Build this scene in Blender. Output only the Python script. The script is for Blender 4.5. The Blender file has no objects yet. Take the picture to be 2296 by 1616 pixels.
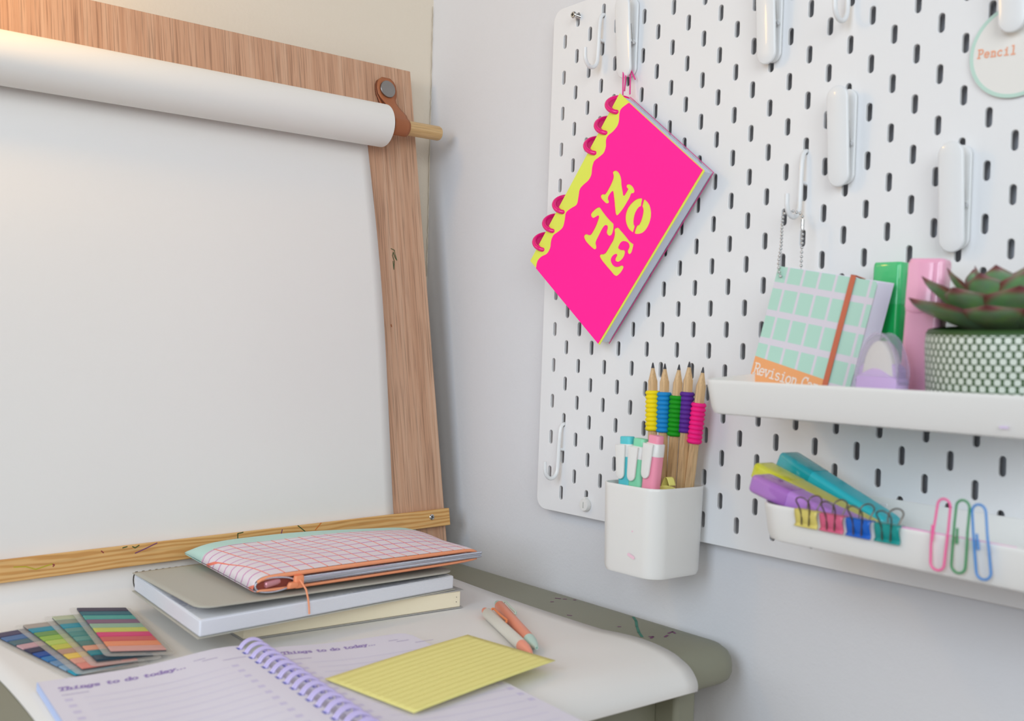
import bpy, bmesh, math, random
from mathutils import Vector, Matrix
random.seed(7)
PI = math.pi
scene = bpy.context.scene
COL = scene.collection
ZO = 1.25            # the measured origin (a slot of the pegboard) lies 1.25 m above the floor
D = -0.607           # desk top, measured from that origin

# ------------------------------------------------------------------ colour / materials
def lin(c):
    return tuple(((v/255)/12.92 if v/255 <= 0.04045 else (((v/255)+0.055)/1.055)**2.4) for v in c[:3])

MATS = {}
def mat(name, rgb, rough=0.5, metal=0.0, bump=0.0, bscale=200.0, var=0.0, vscale=8.0, trans=0.0, ior=1.45, coat=0.0, spec=0.5, sss=0.0, alpha=1.0):
    if name in MATS: return MATS[name]
    m = bpy.data.materials.new(name); m.use_nodes = True
    nt = m.node_tree; b = nt.nodes['Principled BSDF']
    c = lin(rgb)
    b.inputs['Base Color'].default_value = (*c, 1)
    b.inputs['Roughness'].default_value = rough
    b.inputs['Metallic'].default_value = metal
    b.inputs['IOR'].default_value = ior
    b.inputs['Transmission Weight'].default_value = trans
    b.inputs['Coat Weight'].default_value = coat
    b.inputs['Specular IOR Level'].default_value = spec
    b.inputs['Alpha'].default_value = alpha
    if sss:
        b.inputs['Subsurface Weight'].default_value = sss
        b.inputs['Subsurface Radius'].default_value = (0.004, 0.004, 0.004)
    tc = nt.nodes.new('ShaderNodeTexCoord')
    if var:
        n = nt.nodes.new('ShaderNodeTexNoise'); n.inputs['Scale'].default_value = vscale; n.inputs['Detail'].default_value = 4
        nt.links.new(tc.outputs['Object'], n.inputs['Vector'])
        mx = nt.nodes.new('ShaderNodeMix'); mx.data_type = 'RGBA'
        mx.inputs['A'].default_value = (*[v*(1-var) for v in c], 1); mx.inputs['B'].default_value = (*[min(1, v*(1+var)) for v in c], 1)
        nt.links.new(n.outputs['Fac'], mx.inputs['Factor']); nt.links.new(mx.outputs['Result'], b.inputs['Base Color'])
    if bump:
        n2 = nt.nodes.new('ShaderNodeTexNoise'); n2.inputs['Scale'].default_value = bscale; n2.inputs['Detail'].default_value = 3
        nt.links.new(tc.outputs['Object'], n2.inputs['Vector'])
        bp = nt.nodes.new('ShaderNodeBump'); bp.inputs['Strength'].default_value = bump; bp.inputs['Distance'].default_value = 0.001
        nt.links.new(n2.outputs['Fac'], bp.inputs['Height']); nt.links.new(bp.outputs['Normal'], b.inputs['Normal'])
    MATS[name] = m
    return m

def nodes_of(m):
    nt = m.node_tree
    return nt, nt.nodes['Principled BSDF']

def ramp(nt, stops):
    r = nt.nodes.new('ShaderNodeValToRGB')
    e = r.color_ramp.elements
    while len(e) > 1: e.remove(e[-1])
    e[0].position = stops[0][0]; e[0].color = (*lin(stops[0][1]), 1)
    for p, c in stops[1:]:
        x = e.new(p); x.color = (*lin(c), 1)
    return r

def wood(name, axis, cols, freq=60.0, stretch=0.06, warp=0.0, rough=0.55, rings=0.0, streak=0.5):
    """Grain that runs along one object axis (0,1,2)."""
    m = mat(name, cols[1], rough)
    nt, b = nodes_of(m)
    tc = nt.nodes.new('ShaderNodeTexCoord'); mp = nt.nodes.new('ShaderNodeMapping')
    s = [1.0, 1.0, 1.0]; s[axis] = stretch; mp.inputs['Scale'].default_value = s
    nt.links.new(tc.outputs['Object'], mp.inputs['Vector'])
    n1 = nt.nodes.new('ShaderNodeTexNoise'); n1.inputs['Scale'].default_value = freq; n1.inputs['Detail'].default_value = 6; n1.inputs['Roughness'].default_value = 0.65
    n1.inputs['Distortion'].default_value = warp
    nt.links.new(mp.outputs['Vector'], n1.inputs['Vector'])
    n2 = nt.nodes.new('ShaderNodeTexNoise'); n2.inputs['Scale'].default_value = freq*7; n2.inputs['Detail'].default_value = 3
    nt.links.new(mp.outputs['Vector'], n2.inputs['Vector'])
    src = n1.outputs['Fac']
    if rings:
        w = nt.nodes.new('ShaderNodeTexWave'); w.wave_type = 'BANDS'; w.bands_direction = 'Z' if axis != 2 else 'X'
        w.inputs['Scale'].default_value = rings; w.inputs['Distortion'].default_value = 9.0; w.inputs['Detail'].default_value = 2.5; w.inputs['Detail Scale'].default_value = 1.2
        mp2 = nt.nodes.new('ShaderNodeMapping'); s2 = [1.0, 1.0, 1.0]; s2[axis] = stretch*1.6; mp2.inputs['Scale'].default_value = s2
        nt.links.new(tc.outputs['Object'], mp2.inputs['Vector']); nt.links.new(mp2.outputs['Vector'], w.inputs['Vector'])
        mxw = nt.nodes.new('ShaderNodeMath'); mxw.operation = 'MULTIPLY_ADD'; mxw.inputs[1].default_value = 0.6
        mh = nt.nodes.new('ShaderNodeMath'); mh.operation = 'MULTIPLY'; mh.inputs[1].default_value = 0.4
        nt.links.new(src, mh.inputs[0]); nt.links.new(w.outputs['Fac'], mxw.inputs[0]); nt.links.new(mh.outputs[0], mxw.inputs[2]); src = mxw.outputs[0]
    r = ramp(nt, [(0.28, cols[0]), (0.5, cols[1]), (0.72, cols[2])])
    nt.links.new(src, r.inputs['Fac'])
    r2 = ramp(nt, [(0.36, (105, 88, 80)), (0.50, (255, 255, 255))])
    nt.links.new(n2.outputs['Fac'], r2.inputs['Fac'])
    mx = nt.nodes.new('ShaderNodeMix'); mx.data_type = 'RGBA'; mx.blend_type = 'MULTIPLY'; mx.inputs['Factor'].default_value = streak
    nt.links.new(r.outputs['Color'], mx.inputs['A']); nt.links.new(r2.outputs['Color'], mx.inputs['B'])
    nt.links.new(mx.outputs['Result'], b.inputs['Base Color'])
    bp = nt.nodes.new('ShaderNodeBump'); bp.inputs['Strength'].default_value = 0.25; bp.inputs['Distance'].default_value = 0.0006
    nt.links.new(n2.outputs['Fac'], bp.inputs['Height']); nt.links.new(bp.outputs['Normal'], b.inputs['Normal'])
    return m

# ------------------------------------------------------------------ mesh builder
class MB:
    def __init__(s): s.v = []; s.f = []; s.mi = []; s.k = 0
    def add(s, vs, fs, M=None):
        b = len(s.v)
        for v in vs:
            v = Vector(v)
            s.v.append((M @ v) if M is not None else v)
        for f in fs: s.f.append(tuple(b+i for i in f)); s.mi.append(s.k)
        return s
    def mat(s, k): s.k = k; return s
    def box(s, x0, x1, y0, y1, z0, z1, M=None):
        vs = [(x, y, z) for z in (z0, z1) for y in (y0, y1) for x in (x0, x1)]
        return s.add(vs, [(0, 2, 3, 1), (4, 5, 7, 6), (0, 1, 5, 4), (2, 6, 7, 3), (0, 4, 6, 2), (1, 3, 7, 5)], M)
    def hexa(s, bot, top, M=None):
        return s.add(list(bot)+list(top), [(3, 2, 1, 0), (4, 5, 6, 7), (0, 1, 5, 4), (1, 2, 6, 5), (2, 3, 7, 6), (3, 0, 4, 7)], M)
    def loft(s, rings, M=None, cap0=True, cap1=True, closed=True):
        n = len(rings[0]); vs = [p for r in rings for p in r]; fs = []
        for i in range(len(rings)-1):
            for j in range(n if closed else n-1):
                k = (j+1) % n
                fs.append((i*n+j, i*n+k, (i+1)*n+k, (i+1)*n+j))
        if cap0: fs.append(tuple(reversed(range(n))))
        if cap1: fs.append(tuple((len(rings)-1)*n+j for j in range(n)))
        return s.add(vs, fs, M)
    def prism(s, pts, z0, z1, M=None):
        return s.loft([[(x, y, z0) for x, y in pts], [(x, y, z1) for x, y in pts]], M)
    def lathe(s, prof, n=32, M=None, cap0=True, cap1=True):
        return s.loft([[(r*math.cos(2*PI*j/n), r*math.sin(2*PI*j/n), z) for j in range(n)] for r, z in prof], M, cap0, cap1)
    def tube(s, path, r, n=10, closed=False, M=None, flat=None):
        P = [Vector(p) for p in path]; L = len(P)
        if callable(r): R = [r(i/(L-1)) for i in range(L)]
        else: R = [r]*L
        T = []
        for i in range(L):
            a = P[(i-1) % L] if (closed or i > 0) else P[i]; b = P[(i+1) % L] if (closed or i < L-1) else P[i]
            t = b-a; T.append(t.normalized() if t.length > 1e-12 else Vector((0, 0, 1)))
        ref = Vector((0, 0, 1)) if abs(T[0].z) < 0.9 else Vector((1, 0, 0))
        N = (ref - T[0]*ref.dot(T[0])).normalized(); rings = []
        for i in range(L):
            if i:
                q = T[i-1].rotation_difference(T[i]); N = q @ N; N = (N - T[i]*N.dot(T[i])).normalized()
            Bn = T[i].cross(N)
            rings.append([P[i] + N*(R[i]*math.cos(2*PI*j/n)) + Bn*(R[i]*math.sin(2*PI*j/n)) for j in range(n)])
        if closed:
            rings.append(rings[0]); return s.loft(rings, M, False, False)
        return s.loft(rings, M)
    def grid(s, fn, nu, nv, M=None, flip=False):
        vs = [fn(i/nu, j/nv) for i in range(nu+1) for j in range(nv+1)]
        fs = []
        for i in range(nu):
            for j in range(nv):
                a = i*(nv+1)+j; q = (a, a+nv+1, a+nv+2, a+1)
                fs.append(tuple(reversed(q)) if flip else q)
        return s.add(vs, fs, M)
    def sphere(s, c, r, n=12, M=None, sc=(1, 1, 1)):
        m = max(4, n//2)
        rings = [[(c[0]+sc[0]*r*math.sin(PI*i/m)*math.cos(2*PI*j/n), c[1]+sc[1]*r*math.sin(PI*i/m)*math.sin(2*PI*j/n), c[2]+sc[2]*r*math.cos(PI*i/m)) for j in range(n)] for i in range(m, -1, -1)]
        rings[0] = [(c[0]+1e-6*math.cos(2*PI*j/n), c[1]+1e-6*math.sin(2*PI*j/n), c[2]-sc[2]*r) for j in range(n)]
        rings[-1] = [(c[0]+1e-6*math.cos(2*PI*j/n), c[1]+1e-6*math.sin(2*PI*j/n), c[2]+sc[2]*r) for j in range(n)]
        return s.loft(rings, M)
    def fill(s, outlines, z0, z1, M=None, bevel=0.0):
        """Flat shape with holes: closed 2-D outlines, even-odd filled, from z0 to z1."""
        cu = bpy.data.curves.new('tmp', 'CURVE'); cu.dimensions = '2D'; cu.fill_mode = 'BOTH'
        e = (z1-z0)/2 - bevel; cu.extrude = max(e, 0.0); cu.bevel_depth = bevel; cu.bevel_resolution = 1; cu.offset = -bevel
        for o in outlines:
            sp = cu.splines.new('POLY'); sp.points.add(len(o)-1); sp.use_cyclic_u = True
            for p, q in zip(sp.points, o): p.co = (q[0], q[1], 0, 1)
        ob = bpy.data.objects.new('tmp', cu); COL.objects.link(ob)
        me = bpy.data.meshes.new_from_object(ob)
        zc = (z0+z1)/2
        vs = [(v.co.x, v.co.y, v.co.z+zc) for v in me.vertices]; fs = [tuple(p.vertices) for p in me.polygons]
        bpy.data.objects.remove(ob); bpy.data.curves.remove(cu); bpy.data.meshes.remove(me)
        return s.add(vs, fs, M)
    def build(s, name, mats, parent=None, smooth=35, bevel=0.0, seg=2, solid=0.0, offs=0.0, sub=0, M=None, kind=None, label=None):
        me = bpy.data.meshes.new(name)
        me.from_pydata([tuple(v) for v in s.v], [], s.f)
        bm = bmesh.new(); bm.from_mesh(me); bmesh.ops.remove_doubles(bm, verts=bm.verts, dist=1e-7)
        bmesh.ops.recalc_face_normals(bm, faces=bm.faces); bm.to_mesh(me); bm.free()
        for m in (mats if isinstance(mats, (list, tuple)) else [mats]): me.materials.append(m)
        if max(s.mi, default=0) > 0 and len(me.polygons) == len(s.mi): me.polygons.foreach_set('material_index', s.mi)
        if smooth:
            me.polygons.foreach_set('use_smooth', [True]*len(me.polygons)); me.set_sharp_from_angle(angle=math.radians(smooth))
        o = bpy.data.objects.new(name, me); COL.objects.link(o)
        if parent is not None: o.parent = parent
        if M is not None: o.matrix_basis = M
        if solid:
            md = o.modifiers.new('thickness', 'SOLIDIFY'); md.thickness = solid; md.offset = offs
        if bevel:
            md = o.modifiers.new('bevel', 'BEVEL'); md.width = bevel; md.segments = seg; md.limit_method = 'ANGLE'; md.angle_limit = math.radians(40)
        if sub:
            md = o.modifiers.new('subdivision', 'SUBSURF'); md.levels = sub; md.render_levels = sub
        if kind: o['kind'] = kind
        if label: o['label'] = label
        return o

def tag(o, label, cat, group=None, kind=None):
    o['label'] = label; o['category'] = cat
    if group: o['group'] = group
    if kind: o['kind'] = kind
    return o
def thing(name, label, cat, M, group=None):
    o = bpy.data.objects.new(name, None); COL.objects.link(o); o.matrix_basis = M; o.empty_display_size = 0.02
    return tag(o, label, cat, group)
def dup(root, M, label, group=None):
    r = root.copy(); COL.objects.link(r); r.matrix_basis = M; r['label'] = label
    if group: r['group'] = group
    for ch in list(root.children):
        c = ch.copy(); COL.objects.link(c); c.parent = r
        for g in list(ch.children):
            d = g.copy(); COL.objects.link(d); d.parent = c
    return r
def recolour(root, part, m):
    for ch in root.children:
        if ch.name.split('.')[0] == part:
            ch.data = ch.data.copy(); ch.data.materials.clear(); ch.data.materials.append(m)

def frame(o, x, y, z):
    M = Matrix.Identity(4)
    for i, a in enumerate((x, y, z)):
        a = Vector(a).normalized()
        for k in range(3): M[k][i] = a[k]
    M.translation = Vector(o); return M
def Tr(x, y, z): return Matrix.Translation((x, y, z))
def Rx(a): return Matrix.Rotation(math.radians(a), 4, 'X')
def Ry(a): return Matrix.Rotation(math.radians(a), 4, 'Y')
def Rz(a): return Matrix.Rotation(math.radians(a), 4, 'Z')
def board(s, z, d=0.0):          # frame on the pegboard's front: x to the right along the wall, y into the wall, z up
    return Tr(-d, -s, z) @ Rz(-90)
XZ = Matrix(((1, 0, 0, 0), (0, 0, -1, 0), (0, 1, 0, 0), (0, 0, 0, 1)))   # flat xy shape -> stands in xz, its +z faces the viewer (-y)

def rrect(w, h, r, n=6, cx=0.0, cy=0.0):
    pts = []
    for (sx, sy, a0) in ((1, 1, 0), (-1, 1, 90), (-1, -1, 180), (1, -1, 270)):
        for i in range(n+1):
            a = math.radians(a0+90*i/n)
            pts.append((cx+sx*(w/2-r)+r*math.cos(a), cy+sy*(h/2-r)+r*math.sin(a)))
    return pts
def circle(r, n=32, cx=0, cy=0): return [(cx+r*math.cos(2*PI*i/n), cy+r*math.sin(2*PI*i/n)) for i in range(n)]
def stadium(w, h, n=6, cx=0, cy=0): return rrect(w, h, min(w, h)/2*0.999, n, cx, cy)
def spline(pts, k=5, closed=True):
    out = []; L = len(pts)
    for i in range(L if closed else L-1):
        g = lambda j: Vector(pts[j % L] if closed else pts[max(0, min(L-1, j))])
        p0, p1, p2, p3 = g(i-1), g(i), g(i+1), g(i+2)
        for j in range(k):
            t = j/k
            out.append(tuple(0.5*((2*p1)+(p2-p0)*t+(2*p0-5*p1+4*p2-p3)*t*t+(3*p1-p0-3*p2+p3)*t**3)))
    if not closed: out.append(tuple(pts[-1]))
    return out
def arc(cx, cy, rx, ry, a0, a1, n=10):
    return [(cx+rx*math.cos(math.radians(a0+(a1-a0)*i/n)), cy+ry*math.sin(math.radians(a0+(a1-a0)*i/n))) for i in range(n+1)]

# typewriter-like slab lettering, drawn as strokes (cap height 1, x-height .64)
def glyph(ch):
    x = .64
    sf = lambda cx, y, w=.16: [(cx-w, y), (cx+w, y)]
    G = {
     'R': [[(.12, 0), (.12, 1)], [(0, 1), (.35, 1)]+arc(.35, .76, .2, .24, 90, -90)+[(.12, .52)], [(.33, .52), (.58, 0)], sf(.12, 0, .13), [(.5, 0), (.68, 0)]],
     'C': [arc(.36, .5, .3, .5, 50, 310, 16), [(.58, 1), (.58, .74)]],
     'P': [[(.14, 0), (.14, 1)], [(0, 1), (.36, 1)]+arc(.36, .73, .22, .27, 90, -90)+[(.14, .46)], sf(.14, 0, .15)],
     'T': [[(.32, 0), (.32, 1)], [(0, .78), (0, 1), (.64, 1), (.64, .78)], sf(.32, 0, .15)],
     'e': [[(.06, .34), (.56, .34)]+arc(.31, .32, .25, .32, 0, 320, 14)],
     'v': [[(.08, x), (.3, 0), (.52, x)], sf(.08, x, .1), sf(.52, x, .1)],
     'i': [[(.12, x), (.3, x), (.3, 0)], [(.08, 0), (.52, 0)], [(.28, .86), (.34, .86)]],
     's': [arc(.3, .48, .2, .16, 30, 270, 8)+arc(.3, .16, .2, .16, 90, -150, 8)],
     'o': [arc(.3, .32, .25, .32, 0, 360, 18)],
     'n': [[(.04, x), (.14, x), (.14, 0)], arc(.32, .42, .18, .22, 170, 0, 8)+[(.5, 0)], sf(.14, 0, .11), sf(.5, 0, .11)],
     'a': [arc(.28, .46, .2, .18, 150, 0, 8)+[(.48, 0), (.58, 0)], arc(.26, .18, .2, .18, 60, 330, 10)],
     'r': [[(.06, x), (.18, x), (.18, 0)], arc(.38, .38, .2, .26, 180, 50, 8), sf(.2, 0, .15)],
     'd': [arc(.27, .32, .22, .32, 0, 360, 16), [(.38, 1), (.49, 1), (.49, 0), (.58, 0)]],
     'c': [arc(.31, .32, .25, .32, 40, 320, 14)],
     'l': [[(.12, 1), (.3, 1), (.3, 0)], [(.08, 0), (.52, 0)]],
     'h': [[(.03, 1), (.14, 1), (.14, 0)], arc(.32, .42, .18, .22, 170, 0, 8)+[(.5, 0)], sf(.14, 0, .11), sf(.5, 0, .11)],
     'g': [arc(.27, .34, .21, .3, 0, 360, 16), [(.58, x), (.48, x), (.48, -.1)]+arc(.27, -.1, .21, .18, 0, -150, 8)],
     't': [[(.24, .9), (.24, .15)]+arc(.38, .15, .14, .15, 180, 330, 6), [(.06, x), (.46, x)]],
     'y': [[(.08, x), (.3, .05)], [(.52, x), (.3, .05), (.2, -.25), (.06, -.25)], sf(.08, x, .1), sf(.52, x, .1)],
     '.': [[(.12, .04), (.2, .04)]],
    }
    return G.get(ch, [])
def text(mb, s, size, M, weight=.11, adv=.68, shear=0.0, wide=1.0, z=0.0):
    x0 = 0.0; q = 0
    for ch in s:
        for pl in glyph(ch):
            P = [Vector(((px*wide + shear*py + x0)*size, py*size)) for px, py in pl]
            w = weight*size/2
            for a, b in zip(P[:-1], P[1:]):
                t = b-a
                if t.length < 1e-9: continue
                t.normalize(); n = Vector((-t.y, t.x))*w; e = t*w*.7; q += 1; zz = z + (q % 7)*4e-6
                c = [a-e+n, a-e-n, b+e-n, b+e+n]
                mb.add([(p.x, p.y, zz) for p in c], [(0, 1, 2, 3)], M)
        x0 += (adv*.55 if ch == '.' else adv*.8 if ch == ' ' else adv)*wide
    return x0*size

# ------------------------------------------------------------------ measured shapes
DATA_PANEL = ([-0.035, 0.25745, 0.009552], [0.9995044, 0.0203465, 0.024021], [-0.0269277, 0.1573428, 0.9871769], [0.0163061, -0.9873344, 0.1578127])
DATA_NOTE = ([0.1029, -0.20903], -0.67536, 0.1475, 0.2098)
DATA_WAVE = [[-0.055, 0.1045], [-0.0606, 0.0944], [-0.0588, 0.0884], [-0.0555, 0.084], [-0.0538, 0.0786], [-0.0555, 0.0711], [-0.059, 0.0639], [-0.0584, 0.0592], [-0.0541, 0.0539], [-0.0526, 0.0473], [-0.0559, 0.04], [-0.0589, 0.0336], [-0.0572, 0.0272], [-0.0532, 0.0206], [-0.0531, 0.0139], [-0.0568, 0.0053], [-0.0578, -0.0008], [-0.0542, -0.0078], [-0.0513, -0.0152], [-0.056, -0.0231], [-0.0595, -0.031], [-0.0562, -0.0376], [-0.0533, -0.0453], [-0.0559, -0.0528], [-0.0599, -0.0604], [-0.0592, -0.0673], [-0.0552, -0.0743], [-0.0556, -0.0822], [-0.0609, -0.0901], [-0.0628, -0.0974], [-0.0597, -0.1046]]
DATA_LETTERS = [[[-0.0281, 0.0394], [-0.0266, 0.0423], [-0.0224, 0.0437], [-0.0176, 0.043], [-0.0131, 0.0407], [-0.0089, 0.0367], [-0.0034, 0.0328], [0.0009, 0.0299], [0.0017, 0.0332], [0.0017, 0.0368], [0.0013, 0.0385], [-0.0016, 0.0387], [-0.0027, 0.0407], [0.0, 0.0428], [0.0043, 0.0437], [0.0083, 0.043], [0.011, 0.0413], [0.0106, 0.0392], [0.0086, 0.0376], [0.0093, 0.0329], [0.0093, 0.0277], [0.0093, 0.0225], [0.0086, 0.0168], [0.0077, 0.0125], [0.0062, 0.0096], [0.0032, 0.0102], [-0.001, 0.0135], [-0.0058, 0.0178], [-0.0109, 0.022], [-0.014, 0.0244], [-0.0156, 0.0248], [-0.0167, 0.0212], [-0.0168, 0.0174], [-0.0156, 0.0151], [-0.0127, 0.014], [-0.0123, 0.0123], [-0.0154, 0.0103], [-0.0212, 0.01], [-0.0252, 0.0104], [-0.0269, 0.0123], [-0.0254, 0.0147], [-0.0229, 0.016], [-0.0221, 0.0192], [-0.022, 0.0246], [-0.0224, 0.0303], [-0.0234, 0.0349], [-0.0252, 0.0375]], [[0.0241, 0.0418], [0.0188, 0.0376], [0.0155, 0.0311], [0.0142, 0.0235], [0.0163, 0.0167], [0.0212, 0.0117], [0.0282, 0.009], [0.0338, 0.0091], [0.0362, 0.0098], [0.0354, 0.0125], [0.0343, 0.0155], [0.0321, 0.0162], [0.0294, 0.0188], [0.0265, 0.0243], [0.0258, 0.0297], [0.0267, 0.0338], [0.028, 0.0353], [0.0264, 0.0382]], [[0.0273, 0.0427], [0.0328, 0.0432], [0.0385, 0.0418], [0.0442, 0.0376], [0.0477, 0.0319], [0.0491, 0.0248], [0.0481, 0.0185], [0.0446, 0.0136], [0.039, 0.0102], [0.0373, 0.0137], [0.0365, 0.0177], [0.038, 0.0198], [0.0377, 0.0244], [0.0358, 0.0298], [0.0333, 0.034], [0.0305, 0.0358], [0.0293, 0.0365], [0.0279, 0.04]], [[-0.0217, 0.0009], [-0.0244, -0.0029], [-0.0262, -0.0079], [-0.0263, -0.0111], [-0.0235, -0.0123], [-0.0205, -0.0114], [-0.0183, -0.0084], [-0.0168, -0.006], [-0.0151, -0.0059], [-0.0136, -0.0095], [-0.0123, -0.0157], [-0.012, -0.0216], [-0.0123, -0.0263], [-0.014, -0.0286], [-0.0177, -0.03], [-0.0197, -0.0321], [-0.0193, -0.0346], [-0.0148, -0.0362], [-0.0083, -0.0364], [-0.0013, -0.0359], [0.0028, -0.0349], [0.0039, -0.0325], [0.0021, -0.0307], [-0.0003, -0.0292], [-0.0014, -0.026], [-0.0018, -0.0201], [-0.0022, -0.0141], [-0.002, -0.0102], [-0.001, -0.0072], [0.0016, -0.0061], [0.0036, -0.0078], [0.0047, -0.0109], [0.0069, -0.0125], [0.0107, -0.0122], [0.0128, -0.01], [0.0126, -0.0063], [0.0102, -0.0018], [0.0078, 0.0004], [0.002, 0.0002], [-0.0067, 0.0005], [-0.0147, 0.0013], [-0.0188, 0.0019]], [[0.0142, -0.0001], [0.0128, -0.0031], [0.0156, -0.0057], [0.0174, -0.0091], [0.0185, -0.0129], [0.0185, -0.0183], [0.0185, -0.0238], [0.0181, -0.0287], [0.016, -0.0318], [0.0133, -0.0337], [0.0136, -0.0359], [0.0183, -0.0372], [0.0273, -0.0377], [0.0358, -0.0378], [0.0431, -0.038], [0.0466, -0.0366], [0.0481, -0.0343], [0.0492, -0.0303], [0.0493, -0.0256], [0.0483, -0.0237], [0.0453, -0.0246], [0.0426, -0.0282], [0.039, -0.0308], [0.0349, -0.0314], [0.0309, -0.0304], [0.0288, -0.0281], [0.0287, -0.025], [0.0299, -0.0218], [0.0318, -0.02], [0.0331, -0.0206], [0.0335, -0.0239], [0.0348, -0.026], [0.0386, -0.0249], [0.0411, -0.0212], [0.0421, -0.0165], [0.041, -0.0124], [0.0389, -0.0108], [0.0363, -0.0119], [0.0342, -0.0134], [0.0312, -0.014], [0.0296, -0.0135], [0.029, -0.0102], [0.0295, -0.0068], [0.0318, -0.0041], [0.0359, -0.0023], [0.0397, -0.0026], [0.0419, -0.0049], [0.0424, -0.0083], [0.0445, -0.0099], [0.0471, -0.0092], [0.0479, -0.0067], [0.0468, -0.0029], [0.0449, 0.001], [0.0435, 0.0008], [0.0383, 0.0002], [0.0296, 0.0009], [0.0212, 0.0012], [0.0165, 0.0013]]]
CAM_C, CAM_R, CAM_U, CAM_F = [-0.756935, -0.850108, -0.352015], [0.7728188, -0.6336075, 0.03595315], [-0.02522951, 0.02593368, 0.99934524], [0.63412504, 0.77321988, -0.00405643]

# ------------------------------------------------------------------ materials
M_WALL = mat('painted_wall', (226, 227, 231), .75, bump=.25, bscale=260, var=.015, vscale=5)
M_WALLB = mat('painted_wall_cream', (233, 222, 205), .75, bump=.25, bscale=260, var=.015, vscale=5)
M_FLOOR = wood('floor_boards', 1, [(120, 92, 66), (150, 118, 88), (172, 140, 108)], 30, .08)
M_BOARD = mat('white_lacquer', (238, 239, 241), .42, bump=.06, bscale=900)
M_PLASTIC = mat('white_plastic', (236, 236, 234), .33, coat=.15, bump=.02, bscale=500)
M_PLASTIC2 = mat('white_plastic_cool', (236, 238, 240), .3, coat=.25)
M_PAPER = mat('drawing_paper', (237, 235, 232), .85, bump=.05, bscale=500, var=.01, vscale=6)
M_PAPER2 = mat('roll_paper', (238, 236, 232), .8)
M_PLY = wood('plywood_face', 2, [(184, 138, 108), (206, 162, 132), (220, 184, 156)], 90, .02, .3, .6, streak=.38)
M_PINE = wood('pine_wood', 0, [(208, 152, 86), (222, 172, 106), (228, 182, 118)], 40, .08, .8, .5, rings=60, streak=.12)
M_DOWEL = wood('dowel_wood', 0, [(196, 154, 98), (220, 182, 128), (232, 200, 150)], 120, .04, .3, .5, streak=.2)
M_PENCIL = wood('pencil_wood', 2, [(186, 148, 104), (214, 178, 132), (226, 196, 152)], 160, .06, .3, .5, streak=.25)
M_LEATHER = mat('tan_leather', (172, 104, 66), .5, bump=.25, bscale=900, var=.06, vscale=60)
M_LEATHER_D = mat('leather_edge', (104, 58, 36), .8, bump=.5, bscale=700)
M_STEEL = mat('brushed_steel', (150, 148, 146), .32, 1.0, var=.08, vscale=90)
M_CHROME = mat('chrome', (205, 205, 205), .15, 1.0)
M_NICKEL = mat('nickel_wire', (120, 112, 104), .28, 1.0)
M_SCREWH = mat('screw_recess', (40, 42, 36), .6, .5)
M_SAGE = mat('sage_paint', (140, 140, 122), .5, bump=.12, bscale=120, var=.05, vscale=12)
M_INK_G = mat('green_ink', (40, 80, 40), .7); M_INK_P = mat('plum_ink', (120, 62, 110), .7); M_INK_T = mat('teal_ink', (66, 128, 112), .7)
M_INK_O = mat('orange_ink', (214, 112, 34), .7); M_INK_Y = mat('olive_ink', (186, 172, 40), .7); M_INK_R = mat('maroon_ink', (140, 44, 58), .7); M_INK_V = mat('pale_pink_ink', (238, 196, 222), .7)
M_CRACK = mat('crack_shadow', (176, 166, 150), .9)
M_PINK = mat('hot_pink_card', (255, 8, 152), .55, bump=.03, bscale=900)
M_LIME = mat('lime_card', (228, 238, 92), .55)
for m_, c_, k_ in ((M_PINK, (255, 0, 140), .22), (M_LIME, (226, 240, 60), .06)):      # fluorescent card: a small glow is added to boost its colour
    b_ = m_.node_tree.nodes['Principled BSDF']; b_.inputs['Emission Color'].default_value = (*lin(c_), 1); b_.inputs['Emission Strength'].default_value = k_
M_PAGEB = mat('note_pages', (214, 222, 240), .8)
M_CLEAR = mat('clear_cover', (236, 236, 242), .12, alpha=.30)
M_PINKP = mat('pink_plastic_ring', (245, 16, 130), .22, coat=.4)
M_PINKD = mat('pink_ring_disc', (212, 20, 110), .35)
M_CORD = mat('pink_cord', (238, 60, 150), .6)
M_GREYC = mat('grey_cover', (186, 184, 172), .55, bump=.05, bscale=400)
M_PAGEW = mat('white_pages', (232, 234, 240), .8)
M_CREAM = mat('cream_pages', (246, 236, 206), .8)
M_COVERG = mat('speckled_cover', (178, 176, 172), .7, bump=.5, bscale=900, var=.3, vscale=900)
M_DARK = mat('dark_gap', (52, 48, 44), .8)
M_LAV = mat('lavender_page', (230, 227, 240), .8)
M_LAVD = mat('lavender_print', (214, 208, 234), .8)
M_LAVT = mat('purple_print', (158, 138, 196), .8)
M_WIRE = mat('lavender_wire', (208, 196, 242), .3, coat=.3)
M_BLUEP = mat('pale_blue_edge', (190, 206, 244), .8)
M_HOLE = mat('punched_hole', (100, 104, 190), .8)
M_MINT = mat('mint_fabric', (194, 228, 218), .75, bump=.25, bscale=1200)
M_ORANGE = mat('coral_tape', (250, 164, 122), .6, bump=.2, bscale=1500)
M_ZIP = mat('zip_teeth', (196, 200, 214), .25, .8)
M_YCARD = mat('yellow_card', (244, 236, 150), .8)
M_YLINE = mat('yellow_card_line', (226, 217, 132), .8)
M_SUCC = mat('succulent_green', (80, 112, 78), .45)

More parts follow.
